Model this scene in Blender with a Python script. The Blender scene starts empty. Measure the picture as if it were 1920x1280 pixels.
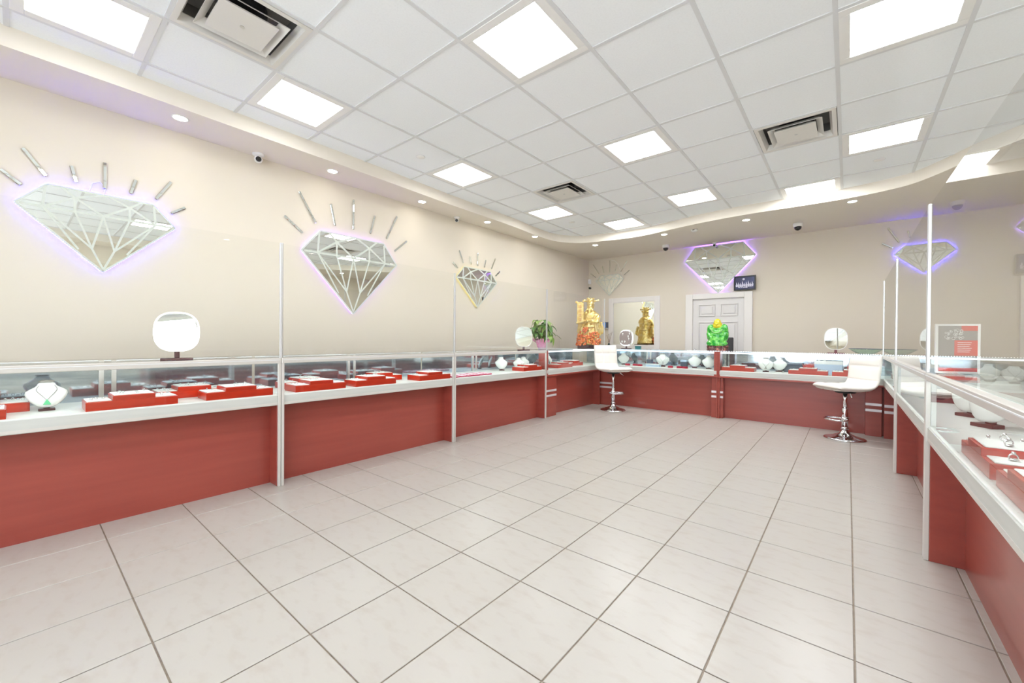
import bpy, math, random
from mathutils import Vector, Matrix, Quaternion
random.seed(7)
SC = bpy.context.scene
COL = SC.collection
PI = math.pi

# ------------------------------------------------------------------ camera
YAW, PITCH, ROLL, CAM_H, F_PX = 0.68861, -0.00619, 0.00754, 1.11237, 765.6
def cam_ray(r, u):
    d = 1.0
    c, s = math.cos(ROLL), math.sin(ROLL); r, u = r*c-u*s, r*s+u*c
    c, s = math.cos(PITCH), math.sin(PITCH); d, u = d*c-u*s, d*s+u*c
    c, s = math.cos(YAW), math.sin(YAW)
    return Vector((r*c-d*s, r*s+d*c, u))
fwd = cam_ray(0, 0); rgt = cam_ray(1, 0)-fwd; upv = cam_ray(0, 1)-fwd
cd = bpy.data.cameras.new('camera'); cam = bpy.data.objects.new('camera', cd); COL.objects.link(cam)
cd.sensor_width = 36.0; cd.sensor_fit = 'HORIZONTAL'; cd.lens = F_PX/1920*36.0; cd.clip_start = 0.02; cd.clip_end = 100
m = Matrix((rgt.normalized(), upv.normalized(), -fwd.normalized())).transposed().to_4x4()
m.translation = Vector((0, 0, CAM_H)); cam.matrix_world = m
SC.camera = cam

# ------------------------------------------------------------------ world, exposure
W = bpy.data.worlds.new('World'); SC.world = W; W.use_nodes = True
W.node_tree.nodes['Background'].inputs[0].default_value = (0.86, 0.93, 1.0, 1)
W.node_tree.nodes['Background'].inputs[1].default_value = 3.2
vs = SC.view_settings
vs.view_transform = 'Standard'; vs.look = 'None'; vs.gamma = 1.0; vs.use_curve_mapping = False
vs.exposure = 1.03
PANEL_STRENGTH = 12.5
DOWNLIGHT_W = 1.2
CASE_LED = 1.5
try:
    SC.cycles.use_denoising = True
    SC.cycles.use_light_tree = False
    SC.cycles.max_bounces = 8
    SC.cycles.diffuse_bounces = 6
    SC.cycles.glossy_bounces = 4
    SC.cycles.transparent_max_bounces = 24
    SC.cycles.sample_clamp_indirect = 6.0
    SC.cycles.adaptive_threshold = 0.02
    SC.cycles.caustics_reflective = False
    SC.cycles.caustics_refractive = False
except Exception:
    pass

# ------------------------------------------------------------------ materials
def lin(c):
    c = c/255.0
    return c/12.92 if c <= 0.04045 else ((c+0.055)/1.055)**2.4
def rgb(r, g, b): return (lin(r), lin(g), lin(b), 1)
MATS = {}
def mat(name, col, rough=0.5, metal=0.0, spec=0.5, coat=0.0, emit=None, estr=0.0, noise=None, bump=None, trans=0.0, sss=0.0):
    """noise = (scale, second colour, stretch xyz, low, high); bump = (scale, strength)"""
    M = bpy.data.materials.new(name); M.use_nodes = True; nt = M.node_tree; N = nt.nodes; L = nt.links
    b = N['Principled BSDF']
    b.inputs['Base Color'].default_value = col; b.inputs['Roughness'].default_value = rough
    b.inputs['Metallic'].default_value = metal; b.inputs['Specular IOR Level'].default_value = spec
    b.inputs['Coat Weight'].default_value = coat; b.inputs['Coat Roughness'].default_value = 0.12
    b.inputs['Transmission Weight'].default_value = trans
    if sss:
        b.inputs['Subsurface Weight'].default_value = sss; b.inputs['Subsurface Radius'].default_value = (0.02, 0.02, 0.01)
    if emit:
        b.inputs['Emission Color'].default_value = emit; b.inputs['Emission Strength'].default_value = estr
    if noise or bump:
        tc = N.new('ShaderNodeTexCoord')
    if noise:
        sc_, c2, st, lo, hi = noise
        mp = N.new('ShaderNodeMapping'); mp.inputs['Scale'].default_value = st
        L.new(tc.outputs['Object'], mp.inputs['Vector'])
        nz = N.new('ShaderNodeTexNoise'); nz.inputs['Scale'].default_value = sc_; nz.inputs['Detail'].default_value = 6
        L.new(mp.outputs[0], nz.inputs['Vector'])
        cr = N.new('ShaderNodeValToRGB'); cr.color_ramp.elements[0].position = lo; cr.color_ramp.elements[1].position = hi
        cr.color_ramp.elements[0].color = col; cr.color_ramp.elements[1].color = c2
        L.new(nz.outputs['Fac'], cr.inputs[0]); L.new(cr.outputs[0], b.inputs['Base Color'])
    if bump:
        nb = N.new('ShaderNodeTexNoise'); nb.inputs['Scale'].default_value = bump[0]; nb.inputs['Detail'].default_value = 4
        L.new(tc.outputs['Object'], nb.inputs['Vector'])
        bp = N.new('ShaderNodeBump'); bp.inputs['Strength'].default_value = bump[1]; bp.inputs['Distance'].default_value = 0.01
        L.new(nb.outputs['Fac'], bp.inputs['Height']); L.new(bp.outputs[0], b.inputs['Normal'])
    MATS[name] = M
    return M
def glass_mat(name, tint, ior=1.5, refl=1.0):
    M = bpy.data.materials.new(name); M.use_nodes = True; nt = M.node_tree; N = nt.nodes; L = nt.links
    for n in list(N):
        if n.type != 'OUTPUT_MATERIAL': N.remove(n)
    out = [n for n in N if n.type == 'OUTPUT_MATERIAL'][0]
    tr = N.new('ShaderNodeBsdfTransparent'); tr.inputs[0].default_value = tint
    gl = N.new('ShaderNodeBsdfGlossy'); gl.inputs['Roughness'].default_value = 0.0
    fr = N.new('ShaderNodeFresnel'); fr.inputs[0].default_value = ior
    ge = N.new('ShaderNodeNewGeometry')
    inv = N.new('ShaderNodeMath'); inv.operation = 'SUBTRACT'; inv.inputs[0].default_value = refl
    L.new(ge.outputs['Backfacing'], inv.inputs[1])
    mu = N.new('ShaderNodeMath'); mu.operation = 'MULTIPLY'; mu.use_clamp = True
    L.new(fr.outputs[0], mu.inputs[0]); L.new(inv.outputs[0], mu.inputs[1])
    mx = N.new('ShaderNodeMixShader'); L.new(mu.outputs[0], mx.inputs[0]); L.new(tr.outputs[0], mx.inputs[1]); L.new(gl.outputs[0], mx.inputs[2])
    L.new(mx.outputs[0], out.inputs[0]); MATS[name] = M
    return M

wall_m = mat('wall_paint', rgb(222, 213, 197), 0.75, noise=(1.2, rgb(224, 215, 200), (1, 1, 1), .35, .65), bump=(220, .03))
soffit_m = mat('soffit_paint', rgb(233, 225, 212), 0.75)
tile_c_m = mat('ceiling_tile_board', rgb(247, 250, 253), 0.85, noise=(90, rgb(243, 246, 249), (1, 1, 1), .4, .7), bump=(260, .08))
tbar_m = mat('grid_metal', rgb(222, 223, 225), 0.5)
floor_m = mat('floor_tile_glaze', rgb(174, 169, 162), 0.3, spec=.5, noise=(9, rgb(166, 157, 148), (1, 2.2, 1), .50, .78), bump=(30, .02))
grout_m = mat('grout', rgb(150, 137, 122), 0.9, noise=(30, rgb(128, 116, 104), (1, 1, 1), .3, .7))
wood_m = mat('cherry_wood', rgb(156, 71, 59), 0.3, spec=.45, coat=.3, noise=(4, rgb(145, 63, 54), (.3, 2, 5), .3, .7))
tray_m = mat('red_lacquer', rgb(196, 48, 20), 0.28, coat=.4, noise=(8, rgb(170, 36, 14), (1, 1, 5), .3, .8))
pad_m = mat('white_pad', rgb(226, 229, 226), 0.6)
deck_m = mat('white_deck', rgb(220, 223, 219), 0.4, noise=(3, rgb(211, 214, 210), (1, 1, 14), .3, .7))
deck_shade_m = mat('deck_front_shaded', rgb(196, 197, 192), .45, noise=(3, rgb(188, 189, 184), (1, 1, 14), .3, .7))  # darker deck white, the front band's shade is put into the colour
alu_m = mat('brushed_aluminium', rgb(205, 204, 202), 0.32, metal=.85)
alu_w_m = mat('pale_aluminium', rgb(208, 204, 198), 0.4, metal=.25)
strip_m = mat('satin_strip', rgb(226, 223, 226), 0.35, metal=.35)
chrome_m = mat('chrome', rgb(225, 225, 228), 0.08, metal=1)
mirror_m = mat('mirror_silver', rgb(247, 251, 247), 0.0, metal=1)
mirror_case_m = mat('case_mirror', rgb(196, 205, 214), 0.06, metal=.85, noise=(4, rgb(160, 172, 186), (.6, 1, 7), .35, .7))
frost_m = mat('frosted_etching', rgb(206, 212, 204), 0.55)
white_m = mat('white_enamel', rgb(238, 237, 235), 0.4)
vent_m = mat('vent_enamel', rgb(226, 223, 218), 0.45)
dark_m = mat('dark_void', rgb(40, 40, 42), 0.6)
black_m = mat('black_plastic', rgb(22, 21, 21), 0.3)
smoke_m = mat('smoked_dome', rgb(28, 26, 26), 0.08, coat=.5)
darkwood_m = mat('dark_wood', rgb(70, 30, 30), 0.35)
maroon_m = mat('maroon_wood', rgb(104, 22, 38), 0.3, coat=.3)
leather_m = mat('white_leather', rgb(236, 231, 224), 0.45, bump=(120, .05))
gold_m = mat('gold_leaf', rgb(253, 232, 168), 0.3, metal=.8, noise=(16, rgb(236, 200, 108), (1, 1, 1), .35, .65), bump=(45, .6))
garland_m = mat('orange_garland', rgb(238, 150, 76), 0.35, metal=.3, noise=(40, rgb(226, 96, 62), (1, 1, 1), .48, .54), bump=(60, .8))
jade_m = mat('green_glass', rgb(20, 146, 40), 0.12, coat=.6, sss=.2, noise=(22, rgb(126, 220, 92), (1, 1, 1), .42, .66), bump=(30, .4))
amber_m = mat('yellow_glass', rgb(212, 196, 34), 0.12, coat=.6, sss=.25)
lotus_m = mat('red_brown_glass', rgb(82, 26, 32), 0.12, coat=.7, noise=(26, rgb(184, 122, 104), (1, 1, 1), .5, .66))
leaf_m = mat('leaf_green', rgb(86, 138, 48), 0.4, noise=(18, rgb(56, 104, 36), (1, 1, 1), .4, .7))
leaf2_m = mat('leaf_light', rgb(150, 176, 84), 0.4, noise=(18, rgb(104, 142, 60), (1, 1, 1), .4, .7))
stem_m = mat('plant_stem', rgb(120, 92, 60), 0.7)
pink_m = mat('pink_foil', rgb(242, 158, 204), 0.3, noise=(14, rgb(244, 196, 224), (1, 1, 1), .4, .7))
pink_w_m = mat('pale_pink_foil', rgb(240, 214, 226), 0.3)
pinkpad_m = mat('crimson_pad', rgb(186, 38, 84), 0.5)
redbox_m = mat('red_velvet', rgb(176, 26, 56), 0.6)
bluebox_m = mat('pale_blue_card', rgb(190, 210, 232), 0.4)
greybox_m = mat('slate_card', rgb(82, 90, 104), 0.4)
teal_m = mat('teal_card', rgb(60, 124, 130), 0.5)
gem_m = mat('silver_gems', rgb(214, 216, 216), 0.15, metal=.9)
greengem_m = mat('jade_pendant', rgb(96, 196, 140), 0.3)
silver_m = mat('silver_chain', rgb(150, 146, 140), 0.3, metal=.8)
casing_m = mat('white_casing', rgb(234, 230, 226), 0.4)
doorp_m = mat('door_paint', rgb(224, 221, 219), 0.42)
chairgrey_m = mat('charcoal_mesh', rgb(66, 64, 66), 0.7)
navy_m = mat('night_print', rgb(40, 42, 84), 0.3, noise=(7, rgb(78, 88, 140), (1, 1, 1), .45, .8))
printw_m = mat('print_white', rgb(214, 212, 232), 0.5)
postergrey_m = mat('poster_grey', rgb(150, 146, 142), 0.4)
posterred_m = mat('poster_red', rgb(214, 84, 76), 0.4)
screen_m = mat('blue_screen', rgb(96, 150, 216), 0.2, emit=rgb(96, 150, 216), estr=.25)
down_m = mat('downlight_lens', (1, 1, 1, 1), 0.5, emit=(1, .95, .86, 1), estr=14)
caseled2_m = mat('hidden_case_led', (1, 1, 1, 1), 0.5, emit=(.95, .98, 1, 1), estr=7)
caseled_m = mat('case_led_tube', (1, 1, 1, 1), 0.5, emit=(.86, .96, 1, 1), estr=CASE_LED)
bead_m = mat('led_bead', (1, 1, 1, 1), 0.3, emit=(.92, .95, 1, 1), estr=1.1)
ring_light_m = mat('mirror_ring_light', (1, 1, 1, 1), 0.4, emit=(1, .99, .96, 1), estr=1.3)
LEDC = {'blue': mat('led_blue', (.3, .25, 1, 1), .4, emit=(.03, .02, 1, 1), estr=48),
        'violet': mat('led_violet', (.6, .3, 1, 1), .4, emit=(.2, .05, 1, 1), estr=34),
        'pink': mat('led_pink', (.7, .4, 1, 1), .4, emit=(.3, .08, 1, 1), estr=12),
        'yellow': mat('led_yellow', (.9, .8, .2, 1), .4, emit=(.85, .72, .12, 1), estr=2.5),
        'off': mat('led_off', rgb(150, 145, 135), .4)}
beadc = {'blue': mat('bead_blue', (1, 1, 1, 1), .3, emit=(.72, .72, 1, 1), estr=1.6),
         'violet': mat('bead_violet', (1, 1, 1, 1), .3, emit=(.86, .8, 1, 1), estr=1.4),
         'pink': mat('bead_pink', (1, 1, 1, 1), .3, emit=(.9, .78, .95, 1), estr=.9),
         'yellow': mat('bead_yellow', rgb(190, 176, 60), .3, emit=(.7, .62, .12, 1), estr=.3),
         'off': MATS['led_off']}
for m_ in [bead_m, ring_light_m, screen_m, down_m]+list(beadc.values()): m_.cycles.emission_sampling = 'NONE'
glass_m = glass_mat('clear_glass', (.965, .985, .975, 1))
guard_m = glass_mat('guard_glass', (.985, .99, .985, 1))
acrylic_m = glass_mat('acrylic', (.97, .97, .97, 1))
winglass_m = glass_mat('window_glass', (.97, .98, .98, 1))

# ------------------------------------------------------------------ mesh helpers
class MB:
    def __init__(s): s.v = []; s.f = []
    def box(s, x0, x1, y0, y1, z0, z1, M=None):
        b = len(s.v)
        pts = [(x0, y0, z0), (x1, y0, z0), (x1, y1, z0), (x0, y1, z0), (x0, y0, z1), (x1, y0, z1), (x1, y1, z1), (x0, y1, z1)]
        s.v += [tuple(M @ Vector(p)) if M else p for p in pts]
        s.f += [tuple(b+i for i in q) for q in ((3, 2, 1, 0), (4, 5, 6, 7), (0, 1, 5, 4), (1, 2, 6, 5), (2, 3, 7, 6), (3, 0, 4, 7))]
        return s
    def cyl(s, p0, p1, r0, r1=None, n=16, cap=True):
        r1 = r0 if r1 is None else r1
        p0 = Vector(p0); p1 = Vector(p1); d = (p1-p0).normalized()
        a = d.orthogonal().normalized(); c = d.cross(a); b = len(s.v)
        for p, r in ((p0, r0), (p1, r1)):
            for i in range(n):
                t = 2*PI*i/n; s.v.append(tuple(p+a*math.cos(t)*r+c*math.sin(t)*r))
        for i in range(n):
            j = (i+1) % n; s.f.append((b+i, b+j, b+n+j, b+n+i))
        if cap: s.f.append(tuple(b+i for i in range(n-1, -1, -1))); s.f.append(tuple(b+n+i for i in range(n)))
        return s
    def tube(s, path, r, n=8, closed=False):
        P = [Vector(p) for p in path]; b = len(s.v); k = len(P)
        up = None
        for i, p in enumerate(P):
            a = P[(i+1) % k] if (closed or i < k-1) else p
            q = P[i-1] if (closed or i > 0) else p
            d = (a-q).normalized()
            if up is None: up = d.orthogonal().normalized()
            up = (up-d*up.dot(d))
            up = up.normalized() if up.length > 1e-5 else d.orthogonal().normalized()
            w = d.cross(up); rr = r[i] if isinstance(r, (list, tuple)) else r
            for j in range(n):
                t = 2*PI*j/n; s.v.append(tuple(p+up*math.cos(t)*rr+w*math.sin(t)*rr))
        for i in range(k if closed else k-1):
            i2 = (i+1) % k
            for j in range(n):
                j2 = (j+1) % n; s.f.append((b+i*n+j, b+i*n+j2, b+i2*n+j2, b+i2*n+j))
        if not closed:
            s.f.append(tuple(b+j for j in range(n-1, -1, -1))); s.f.append(tuple(b+(k-1)*n+j for j in range(n)))
        return s
    def sphere(s, c, r, nu=14, nv=9, M=None):
        rx, ry, rz = r if isinstance(r, (tuple, list)) else (r, r, r); b = len(s.v)
        pts = [(0, 0, 1)]+[(math.sin(PI*i/nv)*math.cos(2*PI*j/nu), math.sin(PI*i/nv)*math.sin(2*PI*j/nu), math.cos(PI*i/nv)) for i in range(1, nv) for j in range(nu)]+[(0, 0, -1)]
        for p in pts:
            q = Vector((p[0]*rx, p[1]*ry, p[2]*rz))
            if M: q = M @ q
            s.v.append(tuple(q+Vector(c)))
        e = len(s.v)-1
        for j in range(nu):
            j2 = (j+1) % nu
            s.f.append((b, b+1+j, b+1+j2)); s.f.append((e, e-nu+j2, e-nu+j))
            for i in range(nv-2):
                o = b+1+i*nu; s.f.append((o+j, o+nu+j, o+nu+j2, o+j2))
        return s
    def lathe(s, prof, c=(0, 0, 0), n=24, M=None):
        b = len(s.v); k = len(prof)
        for r, z in prof:
            for j in range(n):
                t = 2*PI*j/n; q = Vector((r*math.cos(t), r*math.sin(t), z))
                if M: q = M @ q
                s.v.append(tuple(q+Vector(c)))
        for i in range(k-1):
            for j in range(n):
                j2 = (j+1) % n; s.f.append((b+i*n+j, b+i*n+j2, b+(i+1)*n+j2, b+(i+1)*n+j))
        s.f.append(tuple(b+j for j in range(n-1, -1, -1))); s.f.append(tuple(b+(k-1)*n+j for j in range(n)))
        return s
    def prism(s, poly, fn, d0, d1):
        """poly: list of (u,v); fn(u,v,d)->xyz"""
        b = len(s.v); n = len(poly)
        for d in (d0, d1):
            for u, v in poly: s.v.append(tuple(fn(u, v, d)))
        s.f.append(tuple(b+i for i in range(n-1, -1, -1))); s.f.append(tuple(b+n+i for i in range(n)))
        for i in range(n):
            j = (i+1) % n; s.f.append((b+i, b+j, b+n+j, b+n+i))
        return s
    def torus(s, c, R, r, M=None, n=12, k=6):
        b = len(s.v)
        for i in range(n):
            for j in range(k):
                a, t = 2*PI*i/n, 2*PI*j/k
                q = Vector(((R+r*math.cos(t))*math.cos(a), (R+r*math.cos(t))*math.sin(a), r*math.sin(t)))
                if M: q = M @ q
                s.v.append(tuple(q+Vector(c)))
        for i in range(n):
            for j in range(k):
                i2, j2 = (i+1) % n, (j+1) % k; s.f.append((b+i*k+j, b+i2*k+j, b+i2*k+j2, b+i*k+j2))
        return s
    def grid(s, nu, nv, fn):
        b = len(s.v)
        for i in range(nu+1):
            for j in range(nv+1): s.v.append(tuple(fn(i/nu, j/nv)))
        for i in range(nu):
            for j in range(nv):
                a = b+i*(nv+1)+j; s.f.append((a, a+nv+1, a+nv+2, a+1))
        return s
    def build(s, name, m, parent=None, smooth=False, bevel=0, fix=False, seg=2):
        me = bpy.data.meshes.new(name); me.from_pydata(s.v, [], s.f); me.update()
        if fix:
            import bmesh
            bm = bmesh.new(); bm.from_mesh(me); bmesh.ops.recalc_face_normals(bm, faces=bm.faces); bm.to_mesh(me); bm.free()
        o = bpy.data.objects.new(name, me); COL.objects.link(o); me.materials.append(m)
        if smooth: me.polygons.foreach_set('use_smooth', [True]*len(me.polygons))
        if parent: o.parent = parent
        if bevel:
            md = o.modifiers.new('bevel', 'BEVEL'); md.width = bevel; md.segments = seg; md.limit_method = 'ANGLE'; md.angle_limit = .6
        return o
def B(*a): return MB().box(*a)
def thing(name, label, cat, loc=(0, 0, 0), rz=0.0, group=None):
    o = bpy.data.objects.new(name, None); COL.objects.link(o); o.location = loc; o.rotation_euler = (0, 0, rz)
    o.empty_display_size = .05; o['label'] = label; o['category'] = cat
    if group: o['group'] = group
    return o
def tag(o, label, cat, group=None):
    o['label'] = label; o['category'] = cat
    if group: o['group'] = group
    return o
def struct(o, label=None):
    o['kind'] = 'structure'
    if label: o['label'] = label
    return o
def share(name, src, parent, loc, rot=(0, 0, 0), scale=(1, 1, 1)):
    o = bpy.data.objects.new(name, src.data); COL.objects.link(o); o.parent = parent; o.location = loc; o.rotation_euler = rot; o.scale = scale
    return o
def copy_tree(o, parent=None):
    c = o.copy(); COL.objects.link(c); c.parent = parent
    for ch in list(o.children): copy_tree(ch, c)
    return c
def remesh(o, vox, sm=4, disp=0, scale=.05):
    r = o.modifiers.new('remesh', 'REMESH'); r.mode = 'VOXEL'; r.voxel_size = vox; r.use_smooth_shade = True
    if sm:
        k = o.modifiers.new('smooth', 'SMOOTH'); k.iterations = sm; k.factor = .5
    if disp:
        t = bpy.data.textures.new('folds', 'CLOUDS'); t.noise_scale = scale
        d = o.modifiers.new('disp', 'DISPLACE'); d.texture = t; d.strength = disp; d.mid_level = .5
    return o

# ------------------------------------------------------------------ room shell
XL, XR, YB, YF = -4.44, 2.35, 8.05, -2.6
ZC, ZS = 2.9815, 2.857
fl = struct(B(XL-.1, XR+.1, YF-.1, YB+.1, -.06, -.004).build('floor', grout_m), 'cream tiled shop floor with grey grout')
TX0, TDX, TY0, TDY = -3.1242, .39415, .31634, .3859
g = .0028
ft = MB().box(-TDX/2+g, TDX/2-g, -TDY/2+g, TDY/2-g, -.004, 0).build('floor_tile', floor_m, fl, bevel=.0015, seg=1)
first = True
for a in range(-1, 10):
    for b in range(-6, 17):
        loc = (TX0+(a+.5)*TDX, TY0+(b+.5)*TDY, 0)
        rot = (0, 0, PI*random.randint(0, 1))
        if first: ft.location = loc; first = False
        else:
            t = share('floor_tile', ft, fl, loc, rot)
            md = t.modifiers.new('bevel', 'BEVEL'); md.width = .0015; md.segments = 1
wl = struct(B(XL-.1, XL, YF, YB, 0, ZC+.2).build('wall_left', wall_m), 'cream painted side wall carrying three diamond mirrors')
wb = struct(B(XL-.1, XR+.1, YB, YB+.1, 0, ZC+.2).build('wall_back', wall_m), 'cream painted back wall with white door')
wr = struct(B(XR, XR+.1, YF, YB, 0, ZC+.2).build('wall_right', wall_m))
mb = MB(); WX0, WX1, WZ0, WZ1 = -2.6, 2.1, .35, 2.6
mb.box(XL-.1, WX0, YF-.1, YF, 0, ZC+.2); mb.box(WX1, XR+.1, YF-.1, YF, 0, ZC+.2)
mb.box(WX0, WX1, YF-.1, YF, 0, WZ0); mb.box(WX0, WX1, YF-.1, YF, WZ1, ZC+.2)
wf = struct(mb.build('wall_front', wall_m))
for i in range(3):
    x0 = WX0+(WX1-WX0)/3*i; x1 = x0+(WX1-WX0)/3
    fr = MB()
    for q in ((x0, x0+.04, WZ0, WZ1), (x1-.04, x1, WZ0, WZ1), (x0+.04, x1-.04, WZ0, WZ0+.05), (x0+.04, x1-.04, WZ1-.05, WZ1)):
        fr.box(q[0], q[1], YF-.08, YF-.02, q[2], q[3])
    w = struct(fr.build('window_%d' % (i+2), alu_m))
    B(x0+.04, x1-.04, YF-.055, YF-.047, WZ0+.05, WZ1-.05).build('pane', winglass_m, w)

# ceiling grid, tiles, lights, vents
ce = struct(B(XL, XR, YF, YB, ZC+.15, ZC+.2).build('ceiling', tile_c_m), 'white suspended ceiling grid of square tiles')
CX0, CY0, CDX, CDY = -3.73143, 1.15955, .6096, .59807
LIGHTS = [(0, -2), (0, 0), (0, 3), (0, 6), (3, 1), (3, 4), (3, 7), (1, 8), (6, 3), (6, 6), (5, 8), (3, -2), (6, 0), (6, -3), (3, -5)]
VENTS = [(1, -1), (1, 5), (5, 5)]
ct = None
for p in range(-2, 10):
    for q in range(-6, 12):
        if (p, q) in LIGHTS or (p, q) in VENTS: continue
        if (p < -1 or p > 9 or q > 9): continue
        loc = (CX0+(p+.5)*CDX, CY0+(q+.5)*CDY, ZC+.004)
        if ct is None:
            ct = B(-CDX/2+.008, CDX/2-.008, -CDY/2+.008, CDY/2-.008, 0, .014).build('ceiling_tile', tile_c_m, ce); ct.location = loc
        else: share('ceiling_tile', ct, ce, loc)
for p in range(-1, 11):
    x = CX0+p*CDX; B(x-.0125, x+.0125, YF, YB, ZC-.002, ZC+.01).build('grid_runner', tbar_m, ce)
for q in range(-6, 11):
    y = CY0+q*CDY; B(CX0-CDX, CX0+9.9*CDX, y-.0125, y+.0125, ZC-.001, ZC+.009).build('cross_tee', tbar_m, ce)

LNAME = {(0, -2): 'LED ceiling panel at the top left corner above the left wall',
         (0, 0): 'LED ceiling panel beside the left soffit between camera and large vent',
         (0, 3): 'LED ceiling panel beside the left soffit, above the small yellow-edged diamond',
         (0, 6): 'LED ceiling panel beside the left soffit, nearest the back corner vent',
         (3, 1): 'largest-looking LED ceiling panel at the top centre of the ceiling',
         (3, 4): 'LED ceiling panel in the middle row, halfway to the back wall',
         (3, 7): 'LED ceiling panel in the middle row, farthest from the camera',
         (1, 8): 'small-looking LED ceiling panel tucked into the curved soffit at back left',
         (6, 3): 'wide LED ceiling panel at the top right corner',
         (6, 6): 'LED ceiling panel at right, next to the square vent',
         (5, 8): 'LED ceiling panel cut by the wavy soffit edge at back right'}
LNAME.update({(3, -2): 'LED ceiling panel straight above and behind the camera', (6, 0): 'LED ceiling panel above the nearest right counter', (6, -3): 'LED ceiling panel behind the camera at right', (0, -5): 'LED ceiling panel behind the camera along the left soffit', (3, -5): 'LED ceiling panel behind the camera, nearest the shop windows'})
def ceiling_light(p, q):
    t = thing('ceiling_light', LNAME.get((p, q), ''), 'ceiling light', (CX0+(p+.5)*CDX, CY0+(q+.5)*CDY, ZC-.004), 0, 'recessed LED ceiling panels')
    f = MB(); a, b, i = CDX/2-.012, CDY/2-.012, .055
    f.box(-a, a, -b, -b+i, 0, .012); f.box(-a, a, b-i, b, 0, .012); f.box(-a, -a+i, -b+i, b-i, 0, .012); f.box(a-i, a, -b+i, b-i, 0, .012)
    f.build('frame', white_m, t, bevel=.003)
    B(-a+.004, a-.004, -b+.004, b-.004, .0125, .05).build('housing', white_m, t)
    st_ = PSTR.get((p, q), PANEL_STRENGTH); key = 'light_diffuser_%g' % st_
    if key not in MATS: mat(key, (1, 1, 1, 1), 0.5, emit=(.95, .978, 1, 1), estr=st_)
    B(-a+i, a-i, -b+i, b-i, .004, .010).build('diffuser', MATS[key], t)
PSTR = {(0, -2): 3.5, (0, 0): 5.0, (0, 3): 5.5, (3, -5): 9.0, (1, 8): 15.0, (3, 7): 15.0, (5, 8): 14.0, (0, 6): 7.0, (6, 6): 14.0}
for p, q in LIGHTS: ceiling_light(p, q)
plenum_m = mat('plenum_metal', rgb(110, 108, 106), .6)
VN = {(1, -1): 'large square ceiling air vent at the top left of the picture', (1, 5): 'small-looking square ceiling vent near the back left', (5, 5): 'square ceiling air vent at the right, dark slots on its far side'}
def frustum(mb, a0, z0, a1, z1, th=.004):
    for (ia, iz, oa, oz) in ((a0, z0, a1, z1),):
        b = len(mb.v)
        for (a, z) in ((a0, z0), (a1, z1), (a1, z1+th), (a0, z0+th)):
            mb.v += [(-a, -a, z), (a, -a, z), (a, a, z), (-a, a, z)]
        for r in range(4):
            r2 = (r+1) % 4
            for i in range(4):
                j = (i+1) % 4; mb.f.append((b+r*4+i, b+r*4+j, b+r2*4+j, b+r2*4+i))
for (p, q) in VENTS:
    t = thing('air_vent', VN[(p, q)], 'air vent', (CX0+(p+.5)*CDX, CY0+(q+.5)*CDY, ZC-.004), 0, 'square ceiling air vents')
    f = MB(); a = .288
    for (x0, x1, y0, y1) in ((-a, a, -a, -a+.03), (-a, a, a-.03, a), (-a, -a+.03, -a+.03, a-.03), (a-.03, a, -a+.03, a-.03)): f.box(x0, x1, y0, y1, 0, .01)
    frustum(f, a-.03, 0, a-.05, .046)
    f.build('frame', vent_m, t, fix=True)
    c = MB(); frustum(c, .195, -.006, .15, .03); c.build('cone', vent_m, t, fix=True)
    c = MB(); c.box(-.15, .15, -.15, .15, -.012, -.006); frustum(c, .15, -.008, .11, .02); c.build('centre_plate', vent_m, t, fix=True)
    MB().cyl((0, 0, -.014), (0, 0, -.012), .012, n=12).build('screw', alu_m, t)
    v = MB(); v.box(-.24, .24, -.24, .24, .12, .125); v.box(-.245, -.24, -.245, .245, .048, .125); v.box(.24, .245, -.245, .245, .048, .125); v.box(-.24, .24, -.245, -.24, .048, .125); v.box(-.24, .24, .24, .245, .048, .125); v.build('plenum', plenum_m, t)
    MB().cyl((0, 0, .06), (0, 0, .12), .13, n=24).build('duct_mouth', dark_m, t)
for n, (p, q, lab) in enumerate([(0, 2, 'round white sprinkler cover plate in ceiling tile left of centre'), (0, 7, 'round sprinkler cover plate in ceiling near the back left corner'), (6, 7, 'round sprinkler cover plate in ceiling beside the right LED panel')]):
    t = thing('sprinkler_cover', lab, 'sprinkler', (CX0+(p+.5)*CDX, CY0+(q+.5)*CDY, ZC+.004), 0, 'concealed sprinkler covers')
    MB().lathe([(.042, 0), (.044, -.003), (.04, -.006), (.001, -.007)], n=24).build('cover_plate', white_m, t, smooth=True)
    MB().torus((0, 0, -.001), .046, .0025, n=24).build('gap_ring', tbar_m, t)

# dropped soffit with wavy inner edge
inner = [(-3.95, YF), (-3.95, -.06), (-3.95, .53), (-3.965, 1.3), (-3.975, 2.2), (-4.0, 3.0), (-4.02, 3.6), (-4.02, 4.3), (-4.03, 5.0), (-4.07, 5.6), (-4.03, 6.13),
         (-3.79, 6.47), (-3.47, 6.59), (-2.725, 6.68), (-1.815, 6.485), (-1.17, 6.42), (-.59, 6.435), (-.02, 6.445), (.33, 6.38), (.54, 6.28), (.725, 6.05), (.95, 5.7), (1.25, 5.35), (1.6, 4.9), (1.78, 4.2), (1.82, 3.2), (1.82, 1.2), (1.82, -.4), (1.82, YF)]
def catmull(P, k=5):
    out = []
    for i in range(len(P)-1):
        p0, p1, p2, p3 = [Vector(P[max(0, min(len(P)-1, i+j))]) for j in (-1, 0, 1, 2)]
        for s in range(k):
            t = s/k
            out.append(.5*((2*p1)+(-p0+p2)*t+(2*p0-5*p1+4*p2-p3)*t*t+(-p0+3*p1-3*p2+p3)*t**3))
    out.append(Vector(P[-1])); return [(p.x, p.y) for p in out]
ic = catmull(inner)
pairs = []; st = 0
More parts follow.
